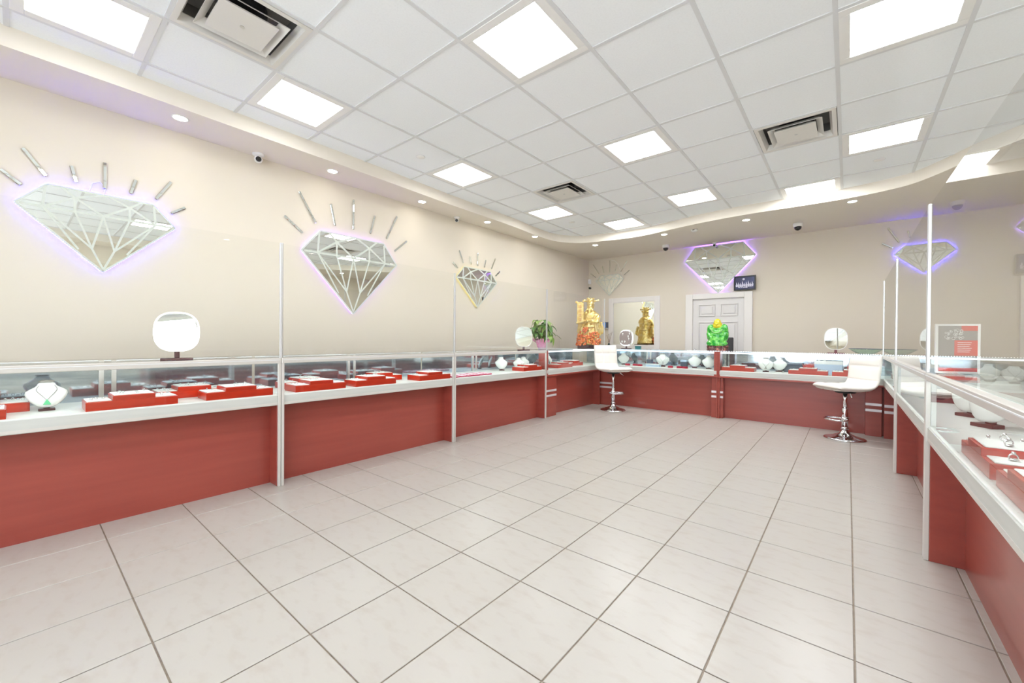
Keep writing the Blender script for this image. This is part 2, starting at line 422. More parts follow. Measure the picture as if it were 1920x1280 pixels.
for x, y in ic:
    if st == 0:
        if y > 6.2 and x > -4.0: pairs += [((x, y), (XL, y)), ((x, y), (XL, YB)), ((x, y), (x, YB))]; st = 1
        else: pairs.append(((x, y), (XL, y)))
    elif st == 1:
        if x > .6: pairs += [((x, y), (x, YB)), ((x, y), (XR, YB)), ((x, y), (XR, y))]; st = 2
        else: pairs.append(((x, y), (x, YB)))
    else: pairs.append(((x, y), (XR, y)))
mb = MB()
for (i, o) in pairs: mb.v += [(i[0], i[1], ZS), (o[0], o[1], ZS), (i[0], i[1], ZC+.02), (o[0], o[1], ZC+.02)]
for k in range(len(pairs)-1):
    a, b = 4*k, 4*k+4
    mb.f += [(a, b, b+1, a+1), (a+2, a+3, b+3, b+2)]
    if pairs[k][0] != pairs[k+1][0]: mb.f.append((a, a+2, b+2, b))
sf = struct(mb.build('trim_1', soffit_m, fix=False), 'cream dropped soffit with wavy curved inner edge')
import bmesh
bm = bmesh.new(); bm.from_mesh(sf.data); bmesh.ops.remove_doubles(bm, verts=bm.verts, dist=1e-5); bmesh.ops.recalc_face_normals(bm, faces=bm.faces); bm.to_mesh(sf.data); bm.free()

DL = [(-4.136, .834, 'downlight in the left soffit nearest the camera'), (-4.19, 2.11, 'second downlight along the left soffit'), (-4.22, 3.297, 'third downlight along the left soffit'),
      (-4.178, 4.478, 'fourth downlight along the left soffit'), (-4.13, 5.608, 'fifth downlight along the left soffit'), (-3.62, 6.80, 'downlight at the curved back left corner of the soffit'),
      (-2.361, 6.80, 'downlight in the back soffit above the mirror window'), (-1.153, 6.70, 'downlight in the back soffit right of the door'), (.023, 6.62, 'downlight in the back soffit at the right, near the wavy edge'),
      (1.75, 5.6, 'downlight in the right soffit behind the glass'), (2.08, 3.9, 'downlight in the right soffit, middle'), (2.08, 2.4, 'downlight in the right soffit close to the camera')]
for (x, y, lab) in DL:
    t = thing('downlight', lab, 'downlight', (x, y, ZS), 0, 'recessed soffit downlights')
    MB().lathe([(.058, .001), (.058, -.004), (.050, -.006), (.042, -.002), (.042, .001)], n=24).build('trim_ring', white_m, t, smooth=True)
    MB().cyl((0, 0, -.005), (0, 0, -.0015), .042, n=24).build('lens', down_m, t)
    ld = bpy.data.lights.new('downlight_beam', 'SPOT'); lo = bpy.data.objects.new('downlight_beam', ld); COL.objects.link(lo); lo.parent = t
    lo.location = (0, 0, -.02); ld.energy = DOWNLIGHT_W; ld.color = (1, .92, .8); ld.spot_size = 1.9; ld.spot_blend = .9; ld.shadow_soft_size = .04

# ------------------------------------------------------------------ back wall: door, mirror window
mb = MB()
mb.box(-2.367, -2.241, 8.0, YB, 0, 1.966); mb.box(-1.395, -1.269, 8.0, YB, 0, 1.966); mb.box(-2.241, -1.395, 8.0, YB, 1.87, 1.966)
dr = struct(B(-2.241, -1.395, 8.042, YB, 0, 1.87).build('door_1', doorp_m), 'white six panel door in the back wall')
mb.build('casing', casing_m, dr, bevel=.006)
for (x0, x1) in ((-2.14, -1.86), (-1.775, -1.495)):
    for (z0, z1) in ((1.55, 1.77), (.86, 1.45), (.2, .74)):
        r = MB(); w = .016
        r.box(x0, x1, 8.024, 8.042, z0, z0+w); r.box(x0, x1, 8.024, 8.042, z1-w, z1); r.box(x0, x0+w, 8.024, 8.042, z0+w, z1-w); r.box(x1-w, x1, 8.024, 8.042, z0+w, z1-w)
        pn = B(x0+.045, x1-.045, 8.026, 8.042, z0+.045, z1-.045).build('door_panel', doorp_m, dr, bevel=.006)
        r.build('panel_moulding', doorp_m, pn, bevel=.004)
MB().sphere((-2.19, 7.99, .93), .028).cyl((-2.19, 8.0, .93), (-2.19, 8.042, .93), .012).build('door_knob', chrome_m, dr, smooth=True)
mb = MB()
mb.box(-3.949, -3.851, 8.025, YB, .91, 1.985); mb.box(-2.955, -2.857, 8.025, YB, .91, 1.985); mb.box(-3.851, -2.955, 8.025, YB, 1.892, 1.985); mb.box(-3.851, -2.955, 8.025, YB, .91, 1.0)
w1 = struct(mb.build('window_1', casing_m, bevel=.006), 'white framed mirror glass window in the back wall')
B(-3.851, -2.955, 8.038, 8.046, 1.0, 1.892).build('pane', mirror_m, w1)
mb = MB(); 
for q in ((-3.851, -3.838, 1.0, 1.892), (-2.968, -2.955, 1.0, 1.892)): mb.box(q[0], q[1], 8.028, 8.04, q[2], q[3])
mb.box(-3.838, -2.968, 8.028, 8.04, 1.0, 1.013); mb.box(-3.838, -2.968, 8.028, 8.04, 1.879, 1.892)
mb.build('inner_bead', casing_m, w1)

# ------------------------------------------------------------------ diamond mirrors
def rounded(poly, r=.02, n=4):
    out = []; k = len(poly)
    for i in range(k):
        p0, p, p1 = Vector(poly[i-1]), Vector(poly[i]), Vector(poly[(i+1) % k])
        a = (p0-p).normalized(); b = (p1-p).normalized()
        ang = a.angle(b); d = min(r/math.tan(ang/2), .3*min((p0-p).length, (p1-p).length))
        A, Bq = p+a*d, p+b*d
        for j in range(n+1):
            t = j/n; out.append(tuple((1-t)**2*A+2*t*(1-t)*p+t*t*Bq))
    return out
def diamond(pts, wall, label, led, bars, barname, plate_d=.016, lw=.016, bead=True, cable=None):
    """pts = L,TL,TR,R,Btm in (u,z) on the wall; wall 'left' (u=y) or 'back' (u=x)"""
    cu = (pts[0][0]+pts[3][0])/2; cz = pts[4][1]
    if wall == 'left': loc, rz = (XL, cu, cz), PI/2      # local x -> +y, local -y -> +x (into the room)
    else: loc, rz = (cu, YB, cz), 0
    t = thing('diamond_mirror', label, 'wall mirror', loc, rz, 'diamond shaped wall mirrors')
    fn = lambda u, v, d: (u-cu, -d, v-cz)
    order = [pts[0], pts[4], pts[3], pts[2], pts[1]]
    out = rounded(order, .018)
    MB().prism(out, fn, plate_d, plate_d+.006).build('mirror_plate', mirror_m, t, fix=True)
    c = Vector((cu, (pts[0][1]+pts[3][1])/2))
    sh = lambda k, off: [tuple(c+(Vector(p)-c)*k) for p in off]
    back = sh(.93, out)
    MB().prism(back, fn, 0, plate_d).build('backing_board', white_m, t, fix=True)
    strip = MB(); strip.tube([fn(u, v, .008) for u, v in sh(.955, out)], .004, 6, True); strip.build('led_strip', LEDC[led], t)
    if bead and led != 'off':
        bm_ = MB(); P = [Vector(p) for p in sh(.998, out)]; P.append(P[0]); acc = 0; step = .014
        for i in range(len(P)-1):
            sg = (P[i+1]-P[i]).length; d = step-acc
            while d < sg:
                q = P[i]+(P[i+1]-P[i])*(d/sg)
                bm_.sphere(fn(q.x, q.y, plate_d-.003), .0042, 5, 3); d += step
            acc = (acc+sg) % step
        o = bm_.build('led_beads', beadc[led], t); o['kind'] = 'stuff'
    # etched facets
    L, R_ = Vector(pts[0]), Vector(pts[3]); TL, TR, Bt = Vector(pts[1]), Vector(pts[2]), Vector(pts[4])
    G = lambda u: L.lerp(R_, u)
    T = lambda u: TL.lerp(TR, u)
    gy = (L.y+R_.y)/2; up = (TL.y+TR.y)/2-gy; dn = gy-Bt.y; Wd = R_.x-L.x
    N = lambda u, v: Vector((L.x+Wd*u, gy+(up if v > 0 else dn)*v))
    c1, c2, n1, n2 = N(.33, .62), N(.67, .62), N(.43, -.6), N(.57, -.6)
    segs = [(G(.03), G(.97)), (N(.165, .9), G(.15)), (G(.15), c1), (c1, T(.12)), (c1, N(.33, 0)), (c1, G(.5)), (c1, T(.52)), (G(.5), c2), (c2, T(.88)), (T(.52), c2), (c2, N(.67, 0)), (c2, G(.85)), (N(.835, .9), G(.85)),
            (G(.15), N(.35, -.64)), (G(.15), n1), (N(.33, 0), n1), (G(.5), n1), (G(.5), n2), (N(.67, 0), n2), (G(.85), n2), (G(.85), N(.65, -.64)), (n1, N(.5, -.95)), (n2, N(.5, -.95))]
    et = MB()
    def seg(a, b, w, z=.0004):
        d = (b-a).normalized(); nrm = Vector((-d.y, d.x))*w/2
        et.prism([tuple(a-nrm), tuple(b-nrm), tuple(b+nrm), tuple(a+nrm)], fn, plate_d+.006, plate_d+.006+z)
    for i, (a, b) in enumerate(segs): seg(a, b, lw*(1 if i < 13 else .8), .0004+.00002*i)
    bd = sh(.985, order)
    for i in range(5): seg(Vector(bd[i]), Vector(bd[(i+1) % 5]), lw*.8, .0003)
    et.build('etched_facet_lines', frost_m, t, fix=True)
    if cable: MB().tube([fn(u, v, .006) for u, v in cable], .003, 6).build('cable', white_m, t, smooth=True)
    ordn = ['leftmost', 'second', 'third', 'tall centre', 'fifth', 'sixth', 'rightmost'] if len(bars) == 7 else ['lowest', 'long middle', 'short upper']
    for i, (u0, z0, u1, z1) in enumerate(bars):
        a, b = Vector((u0, z0)), Vector((u1, z1)); d = (b-a); ln = d.length; mid = (a+b)/2
        w = .011 if wall == 'left' else .010
        o = B(-w, w, -.012, 0, -ln/2, ln/2).build('mirror_bar', mirror_m, bevel=.003, seg=1)
        ang = math.atan2(d.x, d.y)
        if wall == 'left': o.location = (XL, mid.x, mid.y); o.rotation_euler = (Matrix.Rotation(PI/2, 3, 'Z') @ Matrix.Rotation(ang, 3, 'Y')).to_euler()
        else: o.location = (mid.x, YB, mid.y); o.rotation_euler = (0, ang, 0)
        tag(o, '%s mirrored ray bar above %s' % (ordn[i], barname), 'mirror bar', 'ray bars above '+barname)
    return t
D1B = [(-0.068, 2.234, 0.023, 2.154), (0.029, 2.413, 0.137, 2.249), (0.260, 2.366, 0.285, 2.248), (0.436, 2.447, 0.436, 2.245), (0.613, 2.368, 0.582, 2.248), (0.835, 2.418, 0.735, 2.246), (0.930, 2.226, 0.834, 2.155)]
D2B = [(1.735, 2.349, 1.916, 2.210), (1.877, 2.636, 2.051, 2.342), (2.215, 2.591, 2.265, 2.364), (2.483, 2.710, 2.483, 2.366), (2.758, 2.589, 2.698, 2.363), (3.071, 2.655, 2.922, 2.342), (3.223, 2.370, 3.038, 2.210)]
D3B = [(4.027, 2.221, 4.123, 2.146), (4.148, 2.410, 4.237, 2.237), (4.368, 2.356, 4.396, 2.239), (4.538, 2.436, 4.538, 2.235), (4.723, 2.360, 4.689, 2.235), (4.947, 2.416, 4.850, 2.232), (5.059, 2.220, 4.950, 2.131)]
D4B = [(-4.392, 2.561, -4.263, 2.466), (-4.333, 2.755, -4.192, 2.543), (-4.111, 2.695, -4.072, 2.552), (-3.938, 2.802, -3.938, 2.543), (-3.778, 2.693, -3.810, 2.552), (-3.550, 2.753, -3.692, 2.534), (-3.497, 2.552, -3.619, 2.461)]
D6B = [(0.369, 2.548, 0.484, 2.468), (0.431, 2.765, 0.553, 2.535), (0.641, 2.688, 0.662, 2.591)]
diamond([(-.012, 2.028), (.136, 2.192), (.72, 2.192), (.865, 2.028), (.424, 1.598)], 'left', 'diamond mirror with bright blue LED edge at the far left', 'blue', D1B, 'the far left blue-lit diamond', cable=[(.35, 2.2), (.37, 2.27), (.41, 2.29), (.44, 2.25), (.43, 2.2)])
diamond([(1.887, 2.028), (2.092, 2.271), (2.881, 2.271), (3.069, 2.028), (2.478, 1.377)], 'left', 'large diamond mirror with pale violet edge, middle of left wall', 'pink', D2B, 'the middle diamond on the left wall', lw=.02)
diamond([(4.077, 2.012), (4.235, 2.187), (4.819, 2.187), (4.974, 2.012), (4.526, 1.589)], 'left', 'small diamond mirror with yellow beaded edge on left wall', 'yellow', D3B, 'the yellow-edged diamond', lw=.02)
diamond([(-4.268, 2.384), (-4.132, 2.492), (-3.718, 2.492), (-3.608, 2.384), (-3.938, 2.046)], 'back', 'small unlit diamond mirror in the back left corner', 'off', D4B, 'the unlit corner diamond', lw=.012, cable=[(-3.9, 2.8), (-3.82, 2.78), (-3.75, 2.7), (-3.69, 2.54), (-3.64, 2.42)])
diamond([(-2.403, 2.587), (-2.226, 2.835), (-1.419, 2.835), (-1.224, 2.587), (-1.813, 1.949)], 'back', 'large diamond mirror with violet glow above the white door', 'violet', [], '', lw=.018)
diamond([(.498, 2.365), (.607, 2.478), (1.019, 2.478), (1.113, 2.365), (.805, 2.075)], 'back', 'diamond mirror with blue glow on back wall behind right glass', 'blue', D6B, 'the blue-lit diamond behind the right glass')

# ------------------------------------------------------------------ showcase counters (local: x along the run, y = depth, front at 0)
ZT, ZD, ZB, DP = .957, .685, .605, .58
def counter(label, L, loc, rz, wood=False, strips=(0, 1), columns=(), stripes=(), dlen=None, group='jewellery showcase counters'):
    t = thing('showcase_counter', label, 'display counter', loc, rz, group)
    u0, u1 = 0, L
    B(u0+.012, u1-.012, .136, .155, 0, ZB).build('base_panel', wood_m, t)
    for a in (u0+.002, u1-.022): B(a, a+.02, .012, DP, 0, ZB).build('end_panel', wood_m, t, bevel=.002, seg=1)
    B(u0+.022, u1-.022, DP-.02, DP, 0, ZB).build('back_panel', wood_m, t)
    B(u0+.002, u1-.002, .006, DP, ZB, ZD).build('deck', deck_m, t, bevel=.003, seg=1)
    B(u0+.02, u1-.02, .001, .006, ZB+.022, ZD-.008).build('deck_front_shade', deck_shade_m, t)  # added sheet that carries the painted shade of the deck front
    if not wood:
        B(u0+.02, u1-.02, .0, .006, ZB+.004, ZB+.022).build('deck_trim', alu_w_m, t)
        for a in [(u0, u1-.019)[k] for k in strips]: B(a, a+.019, -.008, .012, 0, ZT-.039).build('corner_strip', alu_w_m, t, bevel=.002, seg=1)
        r = B(u0, u1, -.008, .022, ZT-.039, ZT).build('top_rail', alu_w_m, t, bevel=.003, seg=1)
        B(u0+.01, u1-.01, -.010, -.008, ZT-.016, ZT-.012).build('rail_groove', tbar_m, r)
    else:
        B(u0, u1, .0, .03, ZB-.022, ZB).build('moulding', wood_m, t, bevel=.003, seg=1)
        for (a, b, z0, z1, y0) in columns: B(a, b, y0, .14, z0, z1).build('pilaster', wood_m, t, bevel=.004, seg=2)
        for (a, b, y0) in stripes:
            for (z0, z1) in ((.288, .318), (.358, .388)): B(a, b, y0-.004, y0+.002, z0, z1).build('chrome_strip', strip_m, t, bevel=.002, seg=1)
    B(u0+.019, u1-.019, .012, .018, ZD, ZT-(.039 if not wood else .006)).build('front_glass', glass_m, t)
    B(u0, u1, .022 if not wood else .012, DP, ZT-.007, ZT).build('top_glass', glass_m, t)
    B(u0+.03, u1-.03, .026, .044, ZT-.03, ZT-.012).build('led_tube', caseled_m if wood else caseled2_m, t)
    h = L/2
    for k, (a, b) in enumerate(((u0+.01, h+.03), (h-.03, u1-.01))):
        d = B(a, b, DP-.016-.008*k, DP-.010-.008*k, ZD, ZT-.007).build('mirror_door', mirror_case_m, t)
        e = h+.03 if k == 0 else h-.03
        B(e-.012, e+.012, DP-.03, DP-.006, ZD, ZT-.007).build('door_edge', alu_m, d)
    return t
XP = -3.27
counter('red wood showcase counter nearest on the left, holding a jade pendant bust', 1.735, (XP, -.477, 0), PI/2)
counter('second red wood showcase counter on the left, filled with red trays', 1.735, (XP, 1.262, 0), PI/2)
counter('third red wood showcase counter on the left, with crimson pads', 1.735, (XP, 3.001, 0), PI/2)
counter('short red wood corner counter at the back left with chrome strips', 1.63, (XP, 4.742, 0), PI/2, True,
        columns=((.012, .3, 0, ZB-.022, .03), (.0, .05, ZB-.022, ZT-.008, .004)), stripes=((.012, .3, .03),))
counter('back showcase counter under the mirror window, left of green statue', 2.43, (-3.86, 6.37, 0), 0, True,
        columns=((.483, .78, 0, ZB-.022, .045), (2.336, 2.43, 0, ZB-.022, .045), (2.375, 2.43, ZB-.022, ZT-.006, .002)), stripes=((.483, .78, .045), (2.336, 2.43, .045)))
counter('back showcase counter below the right stool side, purple-red front', 2.32, (-1.43, 6.37, 0), 0, True,
        columns=((0, .06, 0, ZB-.022, .045), (0, .026, ZB-.022, ZT-.006, .002), (1.595, 1.743, 0, ZB-.022, .045)), stripes=((0, .06, .045), (1.595, 1.743, .045)))
r3 = counter('right showcase counter farthest away, meeting the back counter', 1.6, (.316, 6.368, 0), -PI/2, strips=(1,))
for (z0, z1) in ((.288, .318), (.358, .388)): B(.022, .026, .014, .136, z0, z1).build('chrome_strip', strip_m, r3)
counter('right showcase counter in the middle with white necklace busts', 1.79, (.316, 4.764, 0), -PI/2)
counter('right showcase counter nearest the camera with ring trays', 1.74, (.316, 2.970, 0), -PI/2)

# glass guards
ZG = 1.815
def guard(label, plabel, L, loc, rz, post0=True, post1=True):
    o = B(.011, L-.011, .0, .006, ZT+.002, ZG-.003).build('glass_guard', guard_m); o.location = loc; o.rotation_euler = (0, 0, rz)
    tag(o, label, 'glass panel', 'glass guard panes above the counters')
def post(label, x, y, rz=PI/2, z0=ZT, w=.011):
    t = thing('guard_post', label, 'post', (x, y, 0), rz, 'aluminium guard posts')
    B(-w, w, -.006, .009, z0, ZG).build('channel', alu_m, t, bevel=.002, seg=1)
    B(-.002, .002, -.0072, -.006, z0+.002, ZG-.002).build('seam', dark_m if False else tbar_m, t)
guard('clear glass guard pane above the first left counter', '', 1.735, (XP, -.477, 0), PI/2)
guard('clear glass guard pane above the second left counter', '', 1.735, (XP, 1.262, 0), PI/2)
guard('clear glass guard pane above the third left counter', '', 1.735, (XP, 3.001, 0), PI/2)
guard('clear glass guard pane above the left corner counter', '', 1.68, (XP, 4.742, 0), PI/2)
for y, lab in ((1.2605, 'slim aluminium post between first and second left counters'), (2.9985, 'slim aluminium post between second and third left counters'), (4.739, 'slim aluminium post at the end of the third left counter')): post(lab, XP, y)
post('white post beside the gold statue in the back corner', -3.25, 6.45)
guard('clear glass guard pane above the farthest right counter', '', 1.6, (.316, 6.368, 0), -PI/2)
guard('clear glass guard pane above the middle right counter', '', 1.79, (.316, 4.764, 0), -PI/2)
guard('clear glass guard pane above the nearest right counter', '', 1.74, (.316, 2.970, 0), -PI/2+.022)
post('tall white post on the right counters nearest the camera', .316, 2.968, -PI/2)
post('tall white post on the right counters, second from camera', .316, 4.766, -PI/2)
post('tall white post at the back right corner behind the stool', .316, 6.375, -PI/2)
# LED bead string along the back counters' top edge
mb = MB(); x = -1.85
while x < .88: mb.sphere((x, 6.379, ZT+.004), .0045, 6, 4); x += .021
tag(mb.build('led_bead_string', bead_m), 'string of tiny white LED beads along the back counter edge', 'LED string')['kind'] = 'stuff'

# ------------------------------------------------------------------ stepped jewellery trays
def ring_bits(mb, x0, x1, y0, y1, z, n):
    for i in range(n):
        c = (random.uniform(x0, x1), random.uniform(y0, y1), z+.006)
        if random.random() < .6: mb.torus(c, random.uniform(.006, .01), .0018, Matrix.Rotation(random.uniform(.3, 1.5), 3, Vector((random.random()-.5, random.random()-.5, .1)).normalized()), 10, 5)
        else: mb.sphere((c[0], c[1], z+.003), (.009, .005, .004), 6, 4)
def tray(label, loc, rz, bits=8, w=.41, d=.2, mt=None, roll=False):
    mt = mt or tray_m
    t = thing('display_tray', label, 'jewellery tray', loc, rz, 'stepped red jewellery trays')
    h1, h2 = .05, .078; a, b = .11, .30
    B(0, w, 0, d, 0, h1).build('base_block', mt, t, bevel=.0015, seg=1)
    B(a, b, 0, d, h1, h2).build('riser', mt, t, bevel=.0015, seg=1)
    B(.006, a-.002, .012, d-.006, h1, h1+.006).build('pad', pad_m, t, bevel=.002, seg=1)
    B(a+.006, b-.006, .01, d-.006, h2, h2+.005).build('pad', pad_m, t, bevel=.002, seg=1)
    B(b+.002, w-.006, .012, d-.006, h1, h1+.006).build('pad', pad_m, t, bevel=.002, seg=1)
    if bits:
        m_ = MB(); ring_bits(m_, .02, a-.015, .03, d-.03, h1+.006, bits//2); ring_bits(m_, a+.02, b-.02, .03, d-.03, h2+.005, bits); ring_bits(m_, b+.015, w-.02, .03, d-.03, h1+.006, bits//2)
        m_.build('jewellery', gem_m, t, smooth=True)['kind'] = 'stuff'
    if roll:
        m_ = MB()
        for i in range(40): m_.cyl((a+.03+random.random()*.12, .03+random.random()*.1, h2), (a+.03+random.random()*.13, .03+random.random()*.1, h2+.04+random.random()*.02), .0015, n=5)
        m_.build('hanging_chains', MATS['poster_red'], t)['kind'] = 'stuff'
    return t
LF = PI/2
TRL = [(-3.298, -.442, 'stepped red jewellery tray cut by the left picture edge'), (-3.298, .248, 'stepped red jewellery tray just right of the jade pendant bust'),
       (-3.298, .806, 'stepped red jewellery tray beside the first aluminium post'), (-3.56, .60, 'stepped red tray standing behind, between two front trays of first case'), (-3.56, -.36, 'dull red tray at back left behind the cut-off tray'),
       (-3.298, 1.376, 'stepped red jewellery tray first in the second left case'), (-3.298, 1.877, 'stepped red jewellery tray in the middle of the second left case'),
       (-3.298, 2.560, 'stepped red jewellery tray at the far end of the second left case'), (-3.56, 2.13, 'stepped red tray in the back row of the second left case'),
       (-3.56, 1.40, 'stepped red tray behind the first tray of the second left case'),
       (-3.298, 4.258, 'stepped red jewellery tray in front of the white busts, third case'),
       (-3.298, 5.08, 'stepped red jewellery tray in the left corner case'), (-3.42, 5.62, 'stepped red tray deeper in the left corner case near the stool')]
for (x, y, lab) in TRL: tray(lab, (x, y, ZD), LF)
tray('stepped red jewellery tray right of the green statue in the back case', (-1.40, 6.42, ZD), 0, w=.41)
tray('stepped red tray with hanging red chains in the back case', (-.60, 6.42, ZD), 0, roll=True)
tray('stepped red tray beside the right stool backrest in the back case', (-.15, 6.42, ZD), 0, roll=True)
ra = tray('long stepped tray with silver rings, nearest right case', (.345, 2.343, ZD), -PI/2, bits=0, mt=tray_m, d=.22)
rb = tray('stepped tray cut by the right picture edge', (.345, 1.86, ZD), -PI/2, bits=0, d=.22)
ring0 = None
for (u, d_, k) in ((.05, .06, 0), (.06, .14, 0), (.15, .08, 1), (.19, .15, 1), (.25, .07, 1), (.35, .06, 0), (.37, .14, 0), (.53, .06, 0), (.56, .14, 0), (.66, .08, 1), (.7, .15, 1)):
    zz = ZD+(.078+.005 if k else .056)
    x, y = .345+d_, 2.343-u
    if ring0 is None:
        mb = MB(); mb.torus((0, 0, .011), .010, .0022, Matrix.Rotation(PI/2, 3, 'X'), 16, 6); mb.sphere((0, 0, .024), (.006, .006, .005), 8, 5); mb.sphere((0, -.004, .004), (.012, .007, .004), 8, 5)
        ring0 = mb.build('ring', gem_m, smooth=True); o = ring0
    else: o = ring0.copy(); COL.objects.link(o)
    o.location = (x, y, zz+.0005); o.rotation_euler = (0, 0, random.uniform(0, 3)); tag(o, 'silver ring upright on a white pad in the nearest right case', 'ring', 'silver rings in the right case')
# crimson pads lying flat in the third left case
pp = None
for i in range(6):
    for j in range(3):
        loc = (-3.305-j*.085-.03, 3.07+i*.105+j*.03, ZD)
        if pp is None:
            pp = thing('jewellery_pad', '', 'jewellery pad', loc, 0); B(-.035, .035, -.045, .045, 0, .012).build('pad_base', pinkpad_m, pp, bevel=.003, seg=1)
            B(-.027, .027, -.037, .037, .012, .015).build('pad_top', MATS['pale_pink_foil'], pp); o = pp
        else: o = copy_tree(pp)
        o.location = loc; o.rotation_euler = (0, 0, random.uniform(-.2, .2)); tag(o, 'small crimson flat jewellery pad in the third left case', 'jewellery pad', 'crimson jewellery pads in the third left case')
# small red ring boxes in the back case
rbx = None
for i, (x, y) in enumerate(((-2.84, 6.50), (-2.72, 6.52), (-2.63, 6.50), (-2.12, 6.44), (-1.99, 6.46), (-1.90, 6.43))):
    if rbx is None:
        rbx = thing('ring_box', '', 'ring box'); B(-.035, .035, -.025, .025, 0, .028).build('box_base', redbox_m, rbx, bevel=.003); B(-.028, .028, -.018, .018, .028, .031).build('box_cushion', pinkpad_m, rbx); o = rbx
    else: o = copy_tree(rbx)
    o.location = (x, y, ZD); o.rotation_euler = (0, 0, random.uniform(-.3, .3)); tag(o, 'small red velvet ring box on the back case deck, %s of six from left' % ['leftmost', 'second', 'third', 'fourth', 'fifth', 'rightmost'][i], 'ring box', 'small red ring boxes in the back case')

# ------------------------------------------------------------------ necklace busts
def bust(label, loc, rz, s=1.0, tilt=.5, necklace=None, lean=0.0):
    t = thing('necklace_bust', label, 'necklace display', loc, rz, 'white necklace busts')
    t.rotation_euler = (0, 0, rz); t.scale = (s, s, s)
    def hw(v):
        P = [(0, .018), (.08, .038), (.25, .060), (.42, .074), (.55, .080), (.66, .078), (.75, .064), (.83, .046), (.91, .034), (1, .031)]
        for i in range(len(P)-1):
            if v <= P[i+1][0]:
                k = (v-P[i][0])/(P[i+1][0]-P[i][0]); return P[i][1]*(1-k)+P[i+1][1]*k
        return P[-1][1]
    H = .145; z0 = .02
    def fn(a, b):
        x = (a*2-1); w = hw(b)
        bulge = .028*(1-x*x)*(.35+.65*math.sin(PI*min(1, b*1.05)))
        return (x*w, -bulge+.02+tilt*b*.075, z0+b*H*(1-.1*x*x))
    o = MB().grid(14, 18, fn).build('neck_form', pad_m, t, smooth=True)
    sd = o.modifiers.new('thick', 'SOLIDIFY'); sd.thickness = .008; sd.offset = 0
    c = fn(.5, 1); e = fn(.5, 1)
    MB().sphere((0, .02+tilt*.075-.006, z0+H*.995), (.034, .018, .008), 16, 6).build('neck_cap', silver_m if necklace else white_m, t, smooth=True)
    B(-.032, .032, .0, .045, 0, .013).build('base', darkwood_m, t, bevel=.002); B(-.012, .012, .030, .042, .01, .045).build('stem', darkwood_m, t)
    if necklace:
        path = []
        for k in range(17):
            q = k/16; x = abs(q*2-1); b = .9-.62*(1-x)
            a = .5+(q-.5)*(.95 if x > .8 else .9)*min(1, .9)
            p = Vector(fn(a, b)); p.y -= .0105; path.append(p)
        MB().tube(path, .0014, 5).build('chain', silver_m, t)
        p = path[8]
        MB().prism([(0, .02), (-.016, -.012), (.016, -.012)], lambda u, v, d: (u, p.y-.002-d, p.z-.012+v), 0, .006).build('pendant', necklace, t, fix=True, bevel=.002)
    return t
FL = PI/2  # faces +x (into room) from left counters: local -y -> +x
bust('white necklace bust wearing a green triangular jade pendant', (-3.50, .112, ZD), FL, 1.0, .5, greengem_m)
bust('white necklace bust leftmost behind the tray in third left case', (-3.60, 4.17, ZD), FL-.6, 1.05, .7)
bust('white necklace bust middle of three in third left case', (-3.53, 4.45, ZD+.0), FL-.7, .95, .6)
bust('white necklace bust rightmost of three in third left case', (-3.58, 4.63, ZD), FL-.7, 1.0, .6)
bust('white necklace bust in the left corner case near the stool', (-3.62, 5.42, ZD), FL+.5, 1.1, .7)
bust('white necklace bust just right of the left stool in back case', (-2.98, 6.66, ZD), .5, 1.15, .6)
bust('tall white necklace bust between red ring boxes in back case', (-2.3, 6.62, ZD), .4, 1.25, .5, gem_m)
bust('white necklace bust left of the pair beside the green statue', (-1.82, 6.64, ZD), .25, 1.15, .7)
bust('white necklace bust right of the pair below the green statue', (-1.60, 6.56, ZD), .2, 1.15, .7)
bust('white necklace bust with small pendant between two red back trays', (-.87, 6.55, ZD), .1, 1.15, .5, silver_m)
bust('plain white necklace bust behind the pendant bust in back case', (-.74, 6.72, ZD), -.1, 1.1, .5)
bust('white necklace bust farther of two in the right cases', (.52, 3.47, ZD), -.75, 1.45, 1.0)
bust('white necklace bust nearer of two in the right cases', (.52, 3.09, ZD), -.85, 1.5, 1.0)
# loose boxes in the cases
def box_item(name, label, cat, x0, x1, y0, y1, h, m, m2=None, z=ZD):
    t = thing(name, label, cat, ((x0+x1)/2, (y0+y1)/2, z)); a, b = (x1-x0)/2, (y1-y0)/2
    B(-a, a, -b, b, 0, h*.75).build('box_body', m, t, bevel=.003, seg=1); B(-a-.002, a+.002, -b-.002, b+.002, h*.75, h).build('box_lid', m2 or m, t, bevel=.003, seg=1)
box_item('gift_box', 'pale blue box lying flat in the back case', 'box', -2.52, -2.30, 6.46, 6.54, .045, bluebox_m, pad_m)
box_item('gift_box', 'dark slate box left of the tall bust in back case', 'box', -2.55, -2.47, 6.58, 6.66, .11, greybox_m)
box_item('gift_box', 'slate blue box leaning behind ring boxes in back case', 'box', -2.02, -1.93, 6.60, 6.68, .12, greybox_m, bluebox_m)
box_item('gift_box', 'pale blue upright box behind trays at right of back case', 'box', -.34, -.05, 6.70, 6.78, .17, bluebox_m, pad_m)
box_item('gift_box', 'slate box behind the bust in the right of the back case', 'box', -.68, -.48, 6.76, 6.82, .12, greybox_m)
box_item('gift_box', 'deep red box in the middle right case', 'box', .46, .66, 4.15, 4.3, .06, maroon_m, darkwood_m)
box_item('gift_box', 'grey mauve flat box in the middle right case', 'box', .58, .82, 3.62, 3.9, .07, MATS['maroon_wood'], greybox_m)
box_item('gift_box', 'white tray box in the left corner case', 'box', -3.70, -3.52, 5.75, 6.05, .08, pad_m, pink_w_m)

